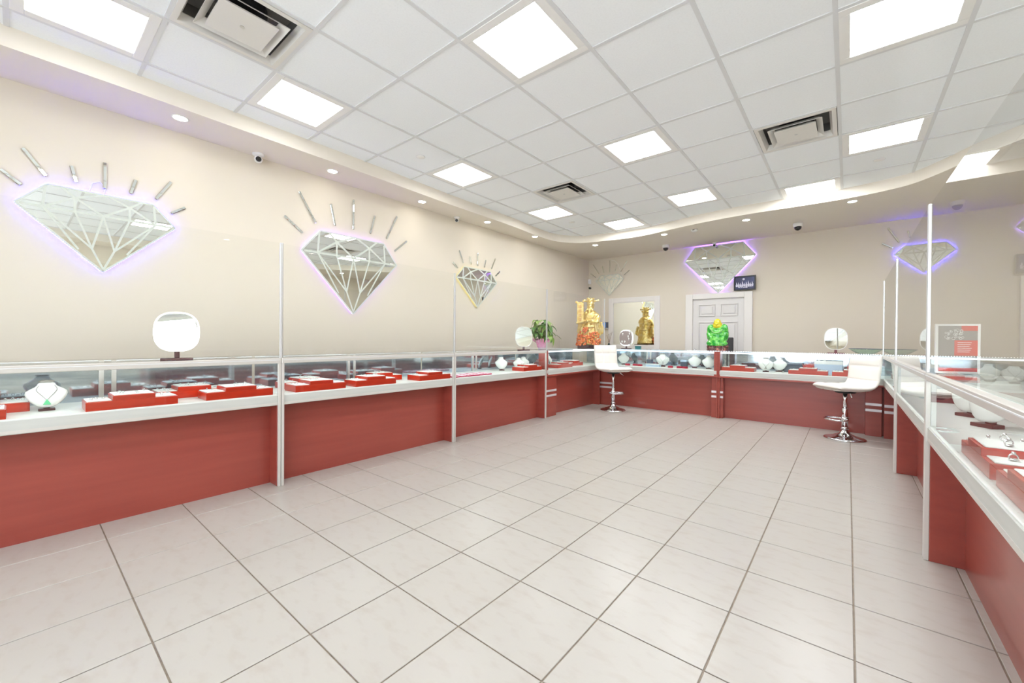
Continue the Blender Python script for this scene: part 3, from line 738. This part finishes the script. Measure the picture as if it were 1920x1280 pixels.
# ------------------------------------------------------------------ table mirrors
def table_mirror(label, loc, rz, tilt=.2, rot=0, reflect=mirror_m, lit=True, s=1.0, wood=None):
    t = thing('table_mirror', label, 'table mirror', loc, rz, 'rounded table mirrors on stands'); t.scale = (s, s, s)
    B(-.085, .085, -.03, .03, 0, .012).build('base', wood or (darkwood_m if lit else maroon_m), t, bevel=.003)
    B(-.014, .014, -.008, .008, .012, .07).build('stand', wood or (darkwood_m if lit else maroon_m), t, bevel=.002)
    R = Matrix.Rotation(-tilt, 4, 'X'); pts = []
    for i in range(48):
        a = 2*PI*i/48; c, s_ = math.cos(a), math.sin(a); k = 2/2.6
        pts.append((.118*math.copysign(abs(c)**k, c), .140*math.copysign(abs(s_)**k, s_)))
    fn = lambda u, v, d: R @ Vector((u, -d, v))+Vector((0, -.004, .188))
    MB().prism(pts, fn, -.006, .002).build('back_shell', white_m, t, fix=True)
    MB().prism([(u*.945, v*.955) for u, v in pts], fn, .002, .0035).build('mirror_face', reflect, t, fix=True)
    MB().tube([fn(u*.975, v*.98, .002) for u, v in pts], .0055 if lit else .0032, 8, True).build('rim', ring_light_m if lit else white_m, t, smooth=True)
    return t
table_mirror('lit rounded table mirror on the nearest left counter', (-3.45, .682, ZT), PI/2-.2, tilt=.39)
table_mirror('rounded table mirror beside the potted plant on left counter', (-3.45, 4.445, ZT), .72, tilt=.12, lit=False, wood=darkwood_m)
table_mirror('rounded table mirror with added earring reflection below the mirror window', (-2.92, 6.62, ZT), .3, tilt=.04, lit=False, wood=darkwood_m)
table_mirror('rounded table mirror with maroon base on the back right counter', (-.12, 6.6, ZT), .12, tilt=.10, lit=False)
# card and earrings added over the third mirror to imitate its reflection
t = thing('earring_reflection', 'dark card of white earrings standing in for the reflection in the mirror below the window', 'mirror reflection', (-2.926, 6.605, ZT+.06), .3)
pts = [(.105*math.copysign(abs(math.cos(a))**.8, math.cos(a)), .122*math.copysign(abs(math.sin(a))**.8, math.sin(a))) for a in [2*PI*i/36 for i in range(36)]]
MB().prism(pts, lambda u, v, d: (u, -d, v+.128), 0, .003).build('card', mat('reflection_mauve', rgb(140, 126, 122), .5), t, fix=True)
for (u, v) in ((-.05, .2), (-.06, .07), (-.015, .07), (.04, .16), (.05, .12), (.06, .21)):
    e = MB(); e.sphere((u, -.006, v), (.011, .004, .011), 8, 5); e.cyl((u, -.005, v-.03), (u, -.005, v), .005, n=6); e.build('earring', pad_m, t, smooth=True)

# ------------------------------------------------------------------ statues
t = thing('gold_statue', 'gold robed deity statue holding a scroll at back left corner', 'statue', (-3.67, 6.72, ZT+.055), .25)
b = MB(); P_ = [(.155, 0), (.17, .03), (.155, .12), (.142, .22), (.135, .32), (.14, .42), (.15, .50), (.145, .56), (.11, .61), (.055, .645)]; n_ = 72; k0 = len(b.v)
for (r, z) in P_:
    for i in range(n_):
        a = 2*PI*i/n_; fold = (.5-z)*.30*max(0, .5-z > 0)*(.5+.5*math.cos(9*a+1.5*math.sin(3*a))) if z < .5 else 0
        b.v.append((r*(1+fold*.55)*math.cos(a), .86*r*(1+fold*.55)*math.sin(a), z))
for i in range(len(P_)-1):
    for q in range(n_):
        q2 = (q+1) % n_; b.f.append((k0+i*n_+q, k0+i*n_+q2, k0+(i+1)*n_+q2, k0+(i+1)*n_+q))
b.f.append(tuple(k0+q for q in range(n_-1, -1, -1))); b.f.append(tuple(k0+(len(P_)-1)*n_+q for q in range(n_)))
b.sphere((-.115, -.01, .53), (.06, .07, .06)); b.sphere((.115, -.01, .53), (.06, .07, .06)); b.sphere((0, -.06, .34), (.10, .07, .09)); b.sphere((0, -.05, .48), (.11, .075, .13))
for sx in (-1, 1):
    b.cyl((sx*.15, -.01, .53), (sx*.15, -.09, .41), .042, .036); b.cyl((sx*.15, -.09, .41), (sx*.04, -.165, .43), .036, .026); b.cyl((sx*.06, -.09, .60), (-sx*.03, -.125, .42), .016, .012)
    for k in range(4): b.cyl((sx*(.11+.03*k), -.10+.035*k, .42), (sx*(.15+.028*k), -.06+.03*k, .14+.03*k), .022, .034-.003*k)
for k in range(5): b.torus((0, -.01, .33+.012*k), .132-.004*k, .008, None, 32, 6)
for k in range(9): a = -PI+PI*k/8; b.sphere((.15*math.cos(a), .13*math.sin(a), .06+.02*(k % 2)), .028, 8, 6)
remesh(b.build('robe', gold_m, t, smooth=True), .008, 2, .012, .03)
b = MB(); b.sphere((.01, -.03, .70), (.058, .062, .072)); b.sphere((.01, -.093, .695), (.012, .014, .018)); b.sphere((-.015, -.08, .715), (.014, .01, .008)); b.sphere((.035, -.08, .715), (.014, .01, .008)); b.cyl((.01, -.07, .66), (.01, -.115, .50), .042, .010); b.cyl((-.02, -.085, .675), (-.05, -.11, .62), .012, .006); b.cyl((.04, -.085, .675), (.07, -.11, .62), .012, .006)
b.sphere((.068, -.02, .70), (.014, .018, .032)); b.sphere((-.048, -.02, .70), (.014, .018, .032)); b.cyl((.01, -.01, .6), (.01, -.02, .68), .05)
remesh(b.build('head', gold_m, t, smooth=True), .006, 1, .004, .02)
b = MB(); b.lathe([(.066, .735), (.074, .75), (.066, .765), (.058, .79), (.066, .83), (.06, .85), (.03, .862)], (.01, -.015, 0), 20)
for sx in (-1, 1): b.cyl((.01+sx*.06, -.01, .80), (.01+sx*.13, .0, .815), .016, .012); b.sphere((.01+sx*.135, .0, .815), (.022, .01, .02))
for k in range(9): b.sphere((.01+.062*math.cos(k*.7), -.015+.062*math.sin(k*.7), .852), .014, 6, 4)
b.sphere((.01, -.085, .795), (.018, .012, .024))
remesh(b.build('crown', gold_m, t, smooth=True), .006, 1, .005, .015)
b = MB(); b.box(-.195, -.075, -.19, -.165, .40, .76); b.cyl((-.205, -.178, .40), (-.02, -.178, .44), .022); b.sphere((-.205, -.178, .775), (.035, .014, .022), 10, 6, Matrix.Rotation(.5, 3, 'Y')); b.sphere((-.07, -.178, .80), (.04, .014, .022), 10, 6, Matrix.Rotation(-.6, 3, 'Y')); b.sphere((-.14, -.178, .765), (.05, .014, .02), 10, 6)
sc_ = b.build('scroll', gold_m, t, bevel=.008)
red_ink = mat('faded_red', rgb(204, 120, 84), .5)
for k in range(4):
    z = .71-k*.075; q = MB(); q.box(-.165, -.105, -.1925, -.191, z-.006, z); q.box(-.165, -.105, -.1925, -.191, z-.035, z-.03); q.box(-.139, -.131, -.1925, -.191, z-.05, z+.01); q.box(-.165, -.160, -.1925, -.191, z-.04, z-.012)
    q.build('character_mark', red_ink, sc_)
for x in (-.04, .04):
    h_ = MB(); h_.sphere((x, -.185, .43), (.028, .02, .03), 10, 7)
    for k in range(4): h_.tube([(x-.02+k*.013, -.195, .452), (x-.02+k*.013, -.207, .44), (x-.02+k*.013, -.205, .42)], [.007, .0065, .005], 6)
    h_.tube([(x+.028, -.185, .44), (x+.03, -.2, .455), (x+.02, -.206, .465)], [.008, .007, .005], 6)
    h_.build('hand', gold_m, t, smooth=True)
b = MB(); random.seed(3)
for k in range(150):
    a = random.uniform(-2.95, -.1); z = random.uniform(0, 1)**1.3*.24; r = .175+.035*(1-z/.24)
    b.sphere((r*math.cos(a)*1.08-.02, r*math.sin(a)*.95-.01, z), random.uniform(.012, .024), 7, 5)
for k in range(26): b.sphere((-.04+random.uniform(-.05, .05), -.18+random.uniform(-.02, .02), .24+k*.003), random.uniform(.012, .02), 7, 5)
b.build('garland', garland_m, t, smooth=True)['kind'] = 'stuff'
B(-.19, .19, -.16, .15, -.055, 0).build('plinth', darkwood_m, t, bevel=.004)

t = thing('green_statue', 'green glass seated buddha statue with yellow head on back counter', 'statue', (-1.49, 6.60, ZT), .0)
b = MB(); b.sphere((0, .0, .23), (.118, .085, .14)); b.sphere((0, .0, .32), (.12, .07, .075)); b.sphere((0, -.045, .19), (.085, .065, .085)); b.sphere((-.09, -.015, .315), (.055, .06, .08)); b.sphere((.09, -.015, .315), (.055, .06, .08)); b.cyl((0, 0, .08), (0, 0, .25), .125, .115); b.sphere((-.1, -.005, .24), (.05, .06, .10)); b.sphere((.1, -.005, .24), (.05, .06, .10))
b.sphere((-.07, -.05, .115), (.075, .06, .045)); b.sphere((.07, -.05, .115), (.075, .06, .045)); b.sphere((0, -.055, .105), (.09, .05, .035)); b.sphere((0, .0, .335), (.075, .06, .05))
b.cyl((-.115, -.03, .26), (-.07, -.085, .19), .035, .026); b.cyl((.115, -.03, .26), (.08, -.085, .16), .035, .026); b.sphere((-.06, -.09, .185), (.028, .022, .026)); b.sphere((.075, -.09, .15), (.028, .022, .026))
remesh(b.build('body', jade_m, t, smooth=True), .006, 3, .014, .03)
b = MB(); b.sphere((0, -.025, .41), (.052, .054, .068)); b.sphere((0, -.035, .365), (.058, .052, .042)); b.sphere((-.052, -.02, .38), (.012, .018, .035)); b.sphere((.052, -.02, .38), (.012, .018, .035)); b.sphere((0, -.085, .39), (.012, .012, .012)); b.sphere((-.02, -.078, .405), (.012, .008, .006)); b.sphere((.02, -.078, .405), (.012, .008, .006))
remesh(b.build('head', amber_m, t, smooth=True), .005, 2)
b = MB()
for k in range(15): a = PI+PI*k/14; b.sphere((.075*math.cos(a), -.055+.055*math.sin(a)*.6, .335-.075*math.sin(-a)*.9), .0095, 8, 5)
b.build('bead_necklace', mat('pale_green_glass', rgb(150, 206, 130), .12, coat=.6), t, smooth=True)
b = MB(); random.seed(5)
for k in range(44):
    a = 2*PI*k/22; lv = k//22; b.sphere((.13*math.cos(a), .09*math.sin(a), .022+.04*lv), (.022, .022, random.uniform(.022, .032)), 8, 6)
b.lathe([(.12, 0), (.125, .03), (.11, .088)], n=20, M=Matrix.Diagonal((1, .72, 1)))
remesh(b.build('lotus_base', lotus_m, t, smooth=True), .006, 1)

# ------------------------------------------------------------------ potted plant
t = thing('potted_plant', 'leafy green potted plant wrapped in pink foil on left counter', 'potted plant', (-3.56, 5.03, ZT))
MB().lathe([(.05, 0), (.058, .04), (.07, .1), (.072, .11), (.06, .1)], n=20).build('pot', pink_w_m, t, smooth=True)
n_ = 40; mb = MB()
for (k0, r0, z0, r1, z1) in ((0, .062, .03, .078, .1), (1, .078, .1, .125, .15)):
    b0 = len(mb.v)
    for i in range(n_):
        a = 2*PI*i/n_; w = 1+(.13 if i % 2 else -.06)*(k0+.4); mb.v += [(r0*math.cos(a)*(1+(.06 if i % 2 else 0)), r0*math.sin(a)*(1+(.06 if i % 2 else 0)), z0), (r1*math.cos(a)*w, r1*math.sin(a)*w, z1+(.016*math.sin(a*5) if k0 else 0))]
    for i in range(n_):
        j = (i+1) % n_; mb.f.append((b0+2*i, b0+2*j, b0+2*j+1, b0+2*i+1))
o = mb.build('foil_wrap', pink_m, t); sd = o.modifiers.new('t', 'SOLIDIFY'); sd.thickness = .002
B(-.001, .001, -.001, .001, .08, .081)
for (x, y) in ((.0, .0), (.015, .01), (-.012, .008)): MB().tube([(x, y, .09), (x*.6, y*.6, .2), (x*2, y*2, .32)], .008, 7).build('stem', stem_m, t, smooth=True)
def leaf_mesh(name, m_):
    mb = MB()
    def fn(a, b):
        w = math.sin(PI*min(1, b**.8))*.033*(1.15-.3*b); x = (a*2-1)*w
        return (x, b*.15, .03*math.sin(b*2.2)-.07*b*b+abs(a*2-1)*.006)
    o = mb.grid(2, 7, fn).build(name, m_, t, smooth=True); return o
lv = [leaf_mesh('leaf', leaf_m), leaf_mesh('leaf', leaf2_m)]
random.seed(11); cnt = 0
for k in range(14):
    a = 2*PI*k*.382*1.0+random.uniform(-.2, .2); h = .20+.235*(k/13)+random.uniform(-.02, .02); rr = random.uniform(.06, .13)*(1.15-.5*k/13)
    c = Vector((rr*math.cos(a), rr*math.sin(a), h))
    MB().tube([(0, 0, .2), tuple(c*.6+Vector((0, 0, .07))), tuple(c)], .003, 5).build('leaf_stalk', leaf_m, t)
    for j in range(5):
        az = a+(j-2)*.85+random.uniform(-.2, .2); el = random.uniform(-1.0, .05); s = random.uniform(.8, 1.15)
        rot = (Matrix.Rotation(az-PI/2, 3, 'Z') @ Matrix.Rotation(el, 3, 'X')).to_euler()
        src = lv[0] if random.random() < .62 else lv[1]
        if cnt < 2: o = lv[cnt]; o.location = c; o.rotation_euler = rot; o.scale = (s, s, s)
        else: share('leaf', src, t, c, rot, (s, s, s))
        cnt += 1

# ------------------------------------------------------------------ bar stools
def stool(label, loc, rz, zs, zt, foot, quilt=False):
    t = thing('bar_stool', label, 'bar stool', loc, rz, 'white swivel bar stools')   # faces local -y
    MB().lathe([(.005, 0), (.195, 0), (.2, .006), (.18, .016), (.11, .034), (.055, .06), (.036, .085), (.03, .1)], n=40).build('base', chrome_m, t, smooth=True)
    MB().lathe([(.03, .09), (.03, .34), (.027, .345)], n=24).build('column', chrome_m, t, smooth=True)
    MB().cyl((0, 0, .34), (0, 0, zs-.06), .02, n=20).build('gas_lift', chrome_m, t, smooth=True)
    MB().lathe([(.036, .105), (.038, .12), (.036, .135)], n=20).build('collar', chrome_m, t, smooth=True)
    p = [(0, -.03, foot)]
    ring = [(.13*math.sin(a), -.04-.11*(1-math.cos(a))*.5-.0, foot-.01) for a in [2*PI*i/28 for i in range(28)]]
    MB().tube([(.125*math.sin(a), -.10-.10*math.cos(a), foot) for a in [2*PI*i/28 for i in range(28)]], .010, 8, True).cyl((0, 0, foot-.025), (0, 0, foot+.025), .036, n=20).build('footrest', chrome_m, t, smooth=True)
    MB().tube([(.03, .0, zs-.05), (.10, -.03, zs-.065), (.16, -.05, zs-.11)], .006, 7).build('lever', chrome_m, t, smooth=True)
    MB().cyl((0, 0, zs-.075), (0, 0, zs-.05), .09, .11, n=20).build('seat_plate', dark_m, t)
    # padded shell: profile from seat front, over the seat, up the back
    prof = [(-.215, -.012), (-.2, .0), (-.1, -.004), (.0, -.008), (.09, -.006), (.15, .01), (.185, .045), (.2, .1), (.21, .2), (.222, .3), (.232, zt-zs)]
    def pr(v):
        x = v*(len(prof)-1); i = min(int(x), len(prof)-2); k = x-i
        P = [prof[max(0, min(len(prof)-1, i+q))] for q in (-1, 0, 1, 2)]
        f = lambda c: .5*(2*P[1][c]+(-P[0][c]+P[2][c])*k+(2*P[0][c]-5*P[1][c]+4*P[2][c]-P[3][c])*k*k+(-P[0][c]+3*P[1][c]-3*P[2][c]+P[3][c])*k**3)
        return Vector((f(0), f(1)))
    nu, nv = 36, 96
    def surf(side):
        def fn(a, b):
            p0 = pr(b); e = .004; tg = (pr(min(1, b+e))-pr(max(0, b-e))).normalized(); nn = Vector((-tg.y, tg.x))
            x = a*2-1; w = .212
            edge = (1-abs(x)**6)*(1-abs(b*2-1)**14)
            if side > 0:
                ch = abs(math.sin(PI*b*6.0))**.3
                if quilt: ch = min(ch, abs(math.sin(PI*(x*1.5+.5)))**.3)
                th = .006+.03*edge*(.5+.5*ch)
            else:
                gx = abs(math.sin(PI*(x*1.5+.5)))**.3; gz = abs(math.sin(PI*b*7.0+.6))**.3
                th = -(.012+.034*edge*(.75+.25*min(gx, gz)))
            cx = math.copysign(1-(1-abs(x))**1.0, x)
            q = p0+nn*th
            return (cx*w*(1-.03*abs(b*2-1)**8), q.x, zs+q.y)
        return fn
    mb = MB(); mb.grid(nu, nv, surf(1)); n1 = len(mb.v); mb.grid(nu, nv, surf(-1))
    for i in range(len(mb.f)//2, len(mb.f)): mb.f[i] = tuple(reversed(mb.f[i]))
    K = nv+1
    for i in range(nu):
        for b_ in (0, nv):
            a0, a1 = i*K+b_, (i+1)*K+b_; mb.f.append((a0, a1, n1+a1, n1+a0))
    for j in range(nv):
        for c_ in (0, nu):
            a0, a1 = c_*K+j, c_*K+j+1; mb.f.append((a0, a1, n1+a1, n1+a0))
    mb.build('padded_seat', leather_m, t, smooth=True, fix=True)
    return t
stool('white bar stool with quilted square backrest at the back left corner', (-2.87, 6.02, 0), 1.05, .655, 1.02, .28, True)
stool('white bar stool with ribbed backrest before the right counter', (-.02, 6.04, 0), -.9, .60, .955, .225)

# ------------------------------------------------------------------ small things
# security cameras
def dome(label, x, y):
    t = thing('dome_camera', label, 'security camera', (x, y, ZS), 0, 'dome security cameras')
    MB().lathe([(.06, 0), (.062, -.03), (.058, -.05), (.05, -.055)], n=24).build('housing', white_m, t, smooth=True)
    MB().lathe([(.048, -.052), (.044, -.078), (.03, -.098), (.012, -.107), (.001, -.109)], n=24).build('dome', smoke_m, t, smooth=True)
dome('white dome security camera left of the violet diamond', -2.60, 7.58); dome('white dome security camera right of the violet diamond', -.59, 7.36)
def turret(label, loc, aim, s=1.0):
    t = thing('security_camera', label, 'security camera', loc, 0, 'small turret security cameras')
    d = Vector(aim).normalized()
    MB().lathe([(.05*s, 0), (.05*s, -.012*s), (.03*s, -.025*s)], n=20).build('mount', white_m, t, smooth=True)
    c = Vector((0, 0, -.05*s)); MB().sphere(c-d*.012*s, .036*s, 16, 10).cyl(c-d*.01*s, c+d*.03*s, .034*s, .03*s, n=20).build('body', white_m, t, smooth=True)
    MB().cyl(c+d*.0302*s, c+d*.033*s, .024*s, n=20).build('lens_ring', black_m, t); MB().cyl(c+d*.033*s, c+d*.035*s, .012*s, n=16).build('lens', smoke_m, t)
turret('turret camera on the soffit above the left wall, near the camera', (-4.36, 1.47, ZS), (4.3, -1.2, -1.2))
turret('small turret camera on the soffit above the left wall, further back', (-4.36, 4.03, ZS), (2.5, -3, -1.6), .85)
turret('small camera fixed in front of the violet diamond mirror', (-1.86, 7.93, ZS), (.2, -3, -1.0), .8)
t = thing('motion_sensor', 'small white smoke sensor on the back soffit', 'sensor', (-1.885, 6.787, ZS))
MB().lathe([(.05, 0), (.05, -.02), (.035, -.035), (.001, -.037)], n=20).build('shell', white_m, t, smooth=True); B(-.015, .015, -.052, -.046, -.022, -.012).build('slot', black_m, t)
t = thing('corner_camera', 'tiny black camera low in the back left corner', 'security camera', (-4.395, 8.03, 2.242))
MB().cyl((0, .02, 0), (0, -.03, 0), .022, n=16).build('body', black_m, t, smooth=True); MB().cyl((0, -.03, 0), (0, -.034, 0), .012, n=12).build('lens', smoke_m, t)
t = thing('alarm_sensor', 'white alarm sensor box high in the back left corner', 'sensor', (-4.405, 8.03, 2.385))
B(-.028, .028, -.03, .02, -.05, .05).build('shell', white_m, t, bevel=.008); B(-.02, .02, -.032, -.03, -.03, .01).build('window', pad_m, t)
# framed night picture
t = thing('framed_picture', 'small dark framed night picture with moon and white figures', 'picture', (-1.386, YB, 1.983-.0), 0)
t.location = (-1.386, YB-.001, 2.108); fw, fh = .165, .123
f = MB()
for q in ((-fw, fw, -fh, -fh+.018), (-fw, fw, fh-.018, fh), (-fw, -fw+.018, -fh+.018, fh-.018), (fw-.018, fw, -fh+.018, fh-.018)): f.box(q[0], q[1], -.075, -.05, q[2], q[3])
f.box(-fw+.01, fw-.01, -.055, 0, -fh+.01, fh-.01)
f.build('frame', black_m, t)
pr_ = B(-fw+.018, fw-.018, -.058, -.055, -fh+.018, fh-.018).build('print', navy_m, t)
MB().cyl((-.018, -.0585, .068), (-.018, -.0575, .068), .018, n=20).build('moon', printw_m, pr_)
random.seed(9); x = -.125
for k in range(9):
    h = random.uniform(.045, .085); w = .012; mb = MB()
    mb.prism([(x-w, -.06), (x+w, -.062), (x+w*1.3, -.02), (x+w*.6, -.06+h*.7), (x, -.06+h+.02), (x-w*.8, -.06+h*.8), (x-w*.4, -.03), (x-w*1.2, -.025)], lambda u, v, d: (u, -.0575-d, v), 0, .0008)
    mb.build('figure', printw_m, pr_, fix=True); x += .03
mb = MB()
for k in range(7): mb.box(-.135+k*.036, -.11+k*.038, -.0584, -.0575, -.085+random.random()*.02, -.073+random.random()*.02)
mb.build('foreground', printw_m, pr_)
# acrylic sign
t = thing('sign_holder', 'clear acrylic sign holder with red and grey jewellery poster', 'sign', (.415, 2.945, ZT), .42)
B(-.088, .088, -.05, .02, 0, .004).build('foot', acrylic_m, t)
f = MB()
for q in ((-.088, -.078, .004, .245), (.078, .088, .004, .245), (-.078, .078, .236, .245), (-.078, .078, .004, .012)): f.box(q[0], q[1], -.004, .004, q[2], q[3])
f.build('frame', white_m, t)
B(-.078, .078, -.0015, .0015, .012, .236).build('poster', postergrey_m, t)
po = t.children[-1]
B(-.012, .078, -.0022, -.0015, .09, .165).build('red_block', posterred_m, po); B(.015, .078, -.0022, -.0015, .212, .236).build('red_header', posterred_m, po); B(-.078, .078, -.0022, -.0015, .012, .03).build('red_footer', posterred_m, po)
for k in range(6): B(.0, .055-.004*(k % 3), -.0028, -.0022, .152-k*.009, .155-k*.009).build('text_line', white_m, po)
mb = MB(); random.seed(4)
for k in range(26): mb.torus((-.05+random.random()*.07, -.0024, .17+random.random()*.05), random.uniform(.003, .007), .0009, Matrix.Rotation(PI/2, 3, 'X'), 10, 4)
mb.build('necklace_print', pad_m, po)['kind'] = 'stuff'
# ribbed glass bowl on the back right corner
t = thing('glass_bowl', 'wide ribbed glass bowl on the back right counter corner', 'bowl', (.17, 6.64, ZT))
n_ = 48; mb = MB()
for (r, z) in ((.05, 0), (.09, .012), (.13, .04), (.165, .065), (.16, .066), (.125, .044), (.085, .018), (.04, .008)):
    for i in range(n_):
        a = 2*PI*i/n_; k = 1+.02*math.cos(a*24)*(r > .06); mb.v.append((r*k*math.cos(a), r*k*math.sin(a), z))
for i in range(7):
    for j in range(n_):
        j2 = (j+1) % n_; mb.f.append((i*n_+j, i*n_+j2, (i+1)*n_+j2, (i+1)*n_+j))
mb.f.append(tuple(range(n_-1, -1, -1))); mb.f.append(tuple(7*n_+i for i in range(n_)))
mb.build('bowl_body', glass_mat('green_tint_glass', (.86, .94, .91, 1)), t, smooth=True, fix=True)
MB().torus((0, 0, .066), .163, .003, None, 40, 6).build('rim', greybox_m, t, smooth=True)
# charcoal chair behind the green statue
t = thing('office_chair', 'charcoal office chair back showing behind the green statue', 'office chair', (-1.60, 7.42, 0))
B(-.16, .16, -.02, .02, .62, 1.165).build('backrest', chairgrey_m, t, bevel=.012); B(-.22, .22, -.02, .40, .44, .50).build('seat', chairgrey_m, t, bevel=.02); B(-.03, .03, .0, .03, .45, .66).build('back_bar', black_m, t); MB().cyl((0, .19, .08), (0, .19, .45), .025).build('gas_column', black_m, t)
for k in range(5):
    a = 2*PI*k/5; MB().tube([(0, .19, .09), (.24*math.cos(a), .19+.24*math.sin(a), .06)], .016, 8).sphere((.25*math.cos(a), .19+.25*math.sin(a), .028), .028, 10, 7).build('caster_leg', black_m, t)
# wall tablet on little white shelf, dark vase, teal box
t = thing('wall_tablet', 'small blue screen on a white ledge behind the gold statue', 'screen', (-4.03, YB, 1.36))
B(-.09, .09, -.06, 0, -.012, 0).build('ledge', white_m, t); B(-.075, .075, -.03, -.012, .003, .125).build('body', greybox_m, t, bevel=.003); B(-.068, .02, -.032, -.03, .01, .118).build('screen', screen_m, t)
t = thing('bud_vase', 'little dark vase of twigs beside the gold statue', 'vase', (-3.36, 6.86, ZT))
MB().lathe([(.02, 0), (.03, .03), (.026, .06), (.012, .085), (.014, .095)], n=16).build('vase_body', mat('dark_teal', rgb(20, 50, 48), .2), t, smooth=True)
for k in range(4): MB().tube([(0, 0, .08), (.01*(k-1.5), .005*k, .16), (.03*(k-1.5), .01*k, .24+.02*k)], .003, 5).build('twig', stem_m, t)
box_item('gift_box', 'small teal box on the back counter below the mirror window', 'box', -2.86, -2.77, 6.84, 6.90, .05, teal_m, None, ZT)
box_item('wooden_case', 'low dark wooden case on the counter beside the gold statue', 'case', -3.40, -3.16, 6.56, 6.74, .05, darkwood_m, None, ZT)
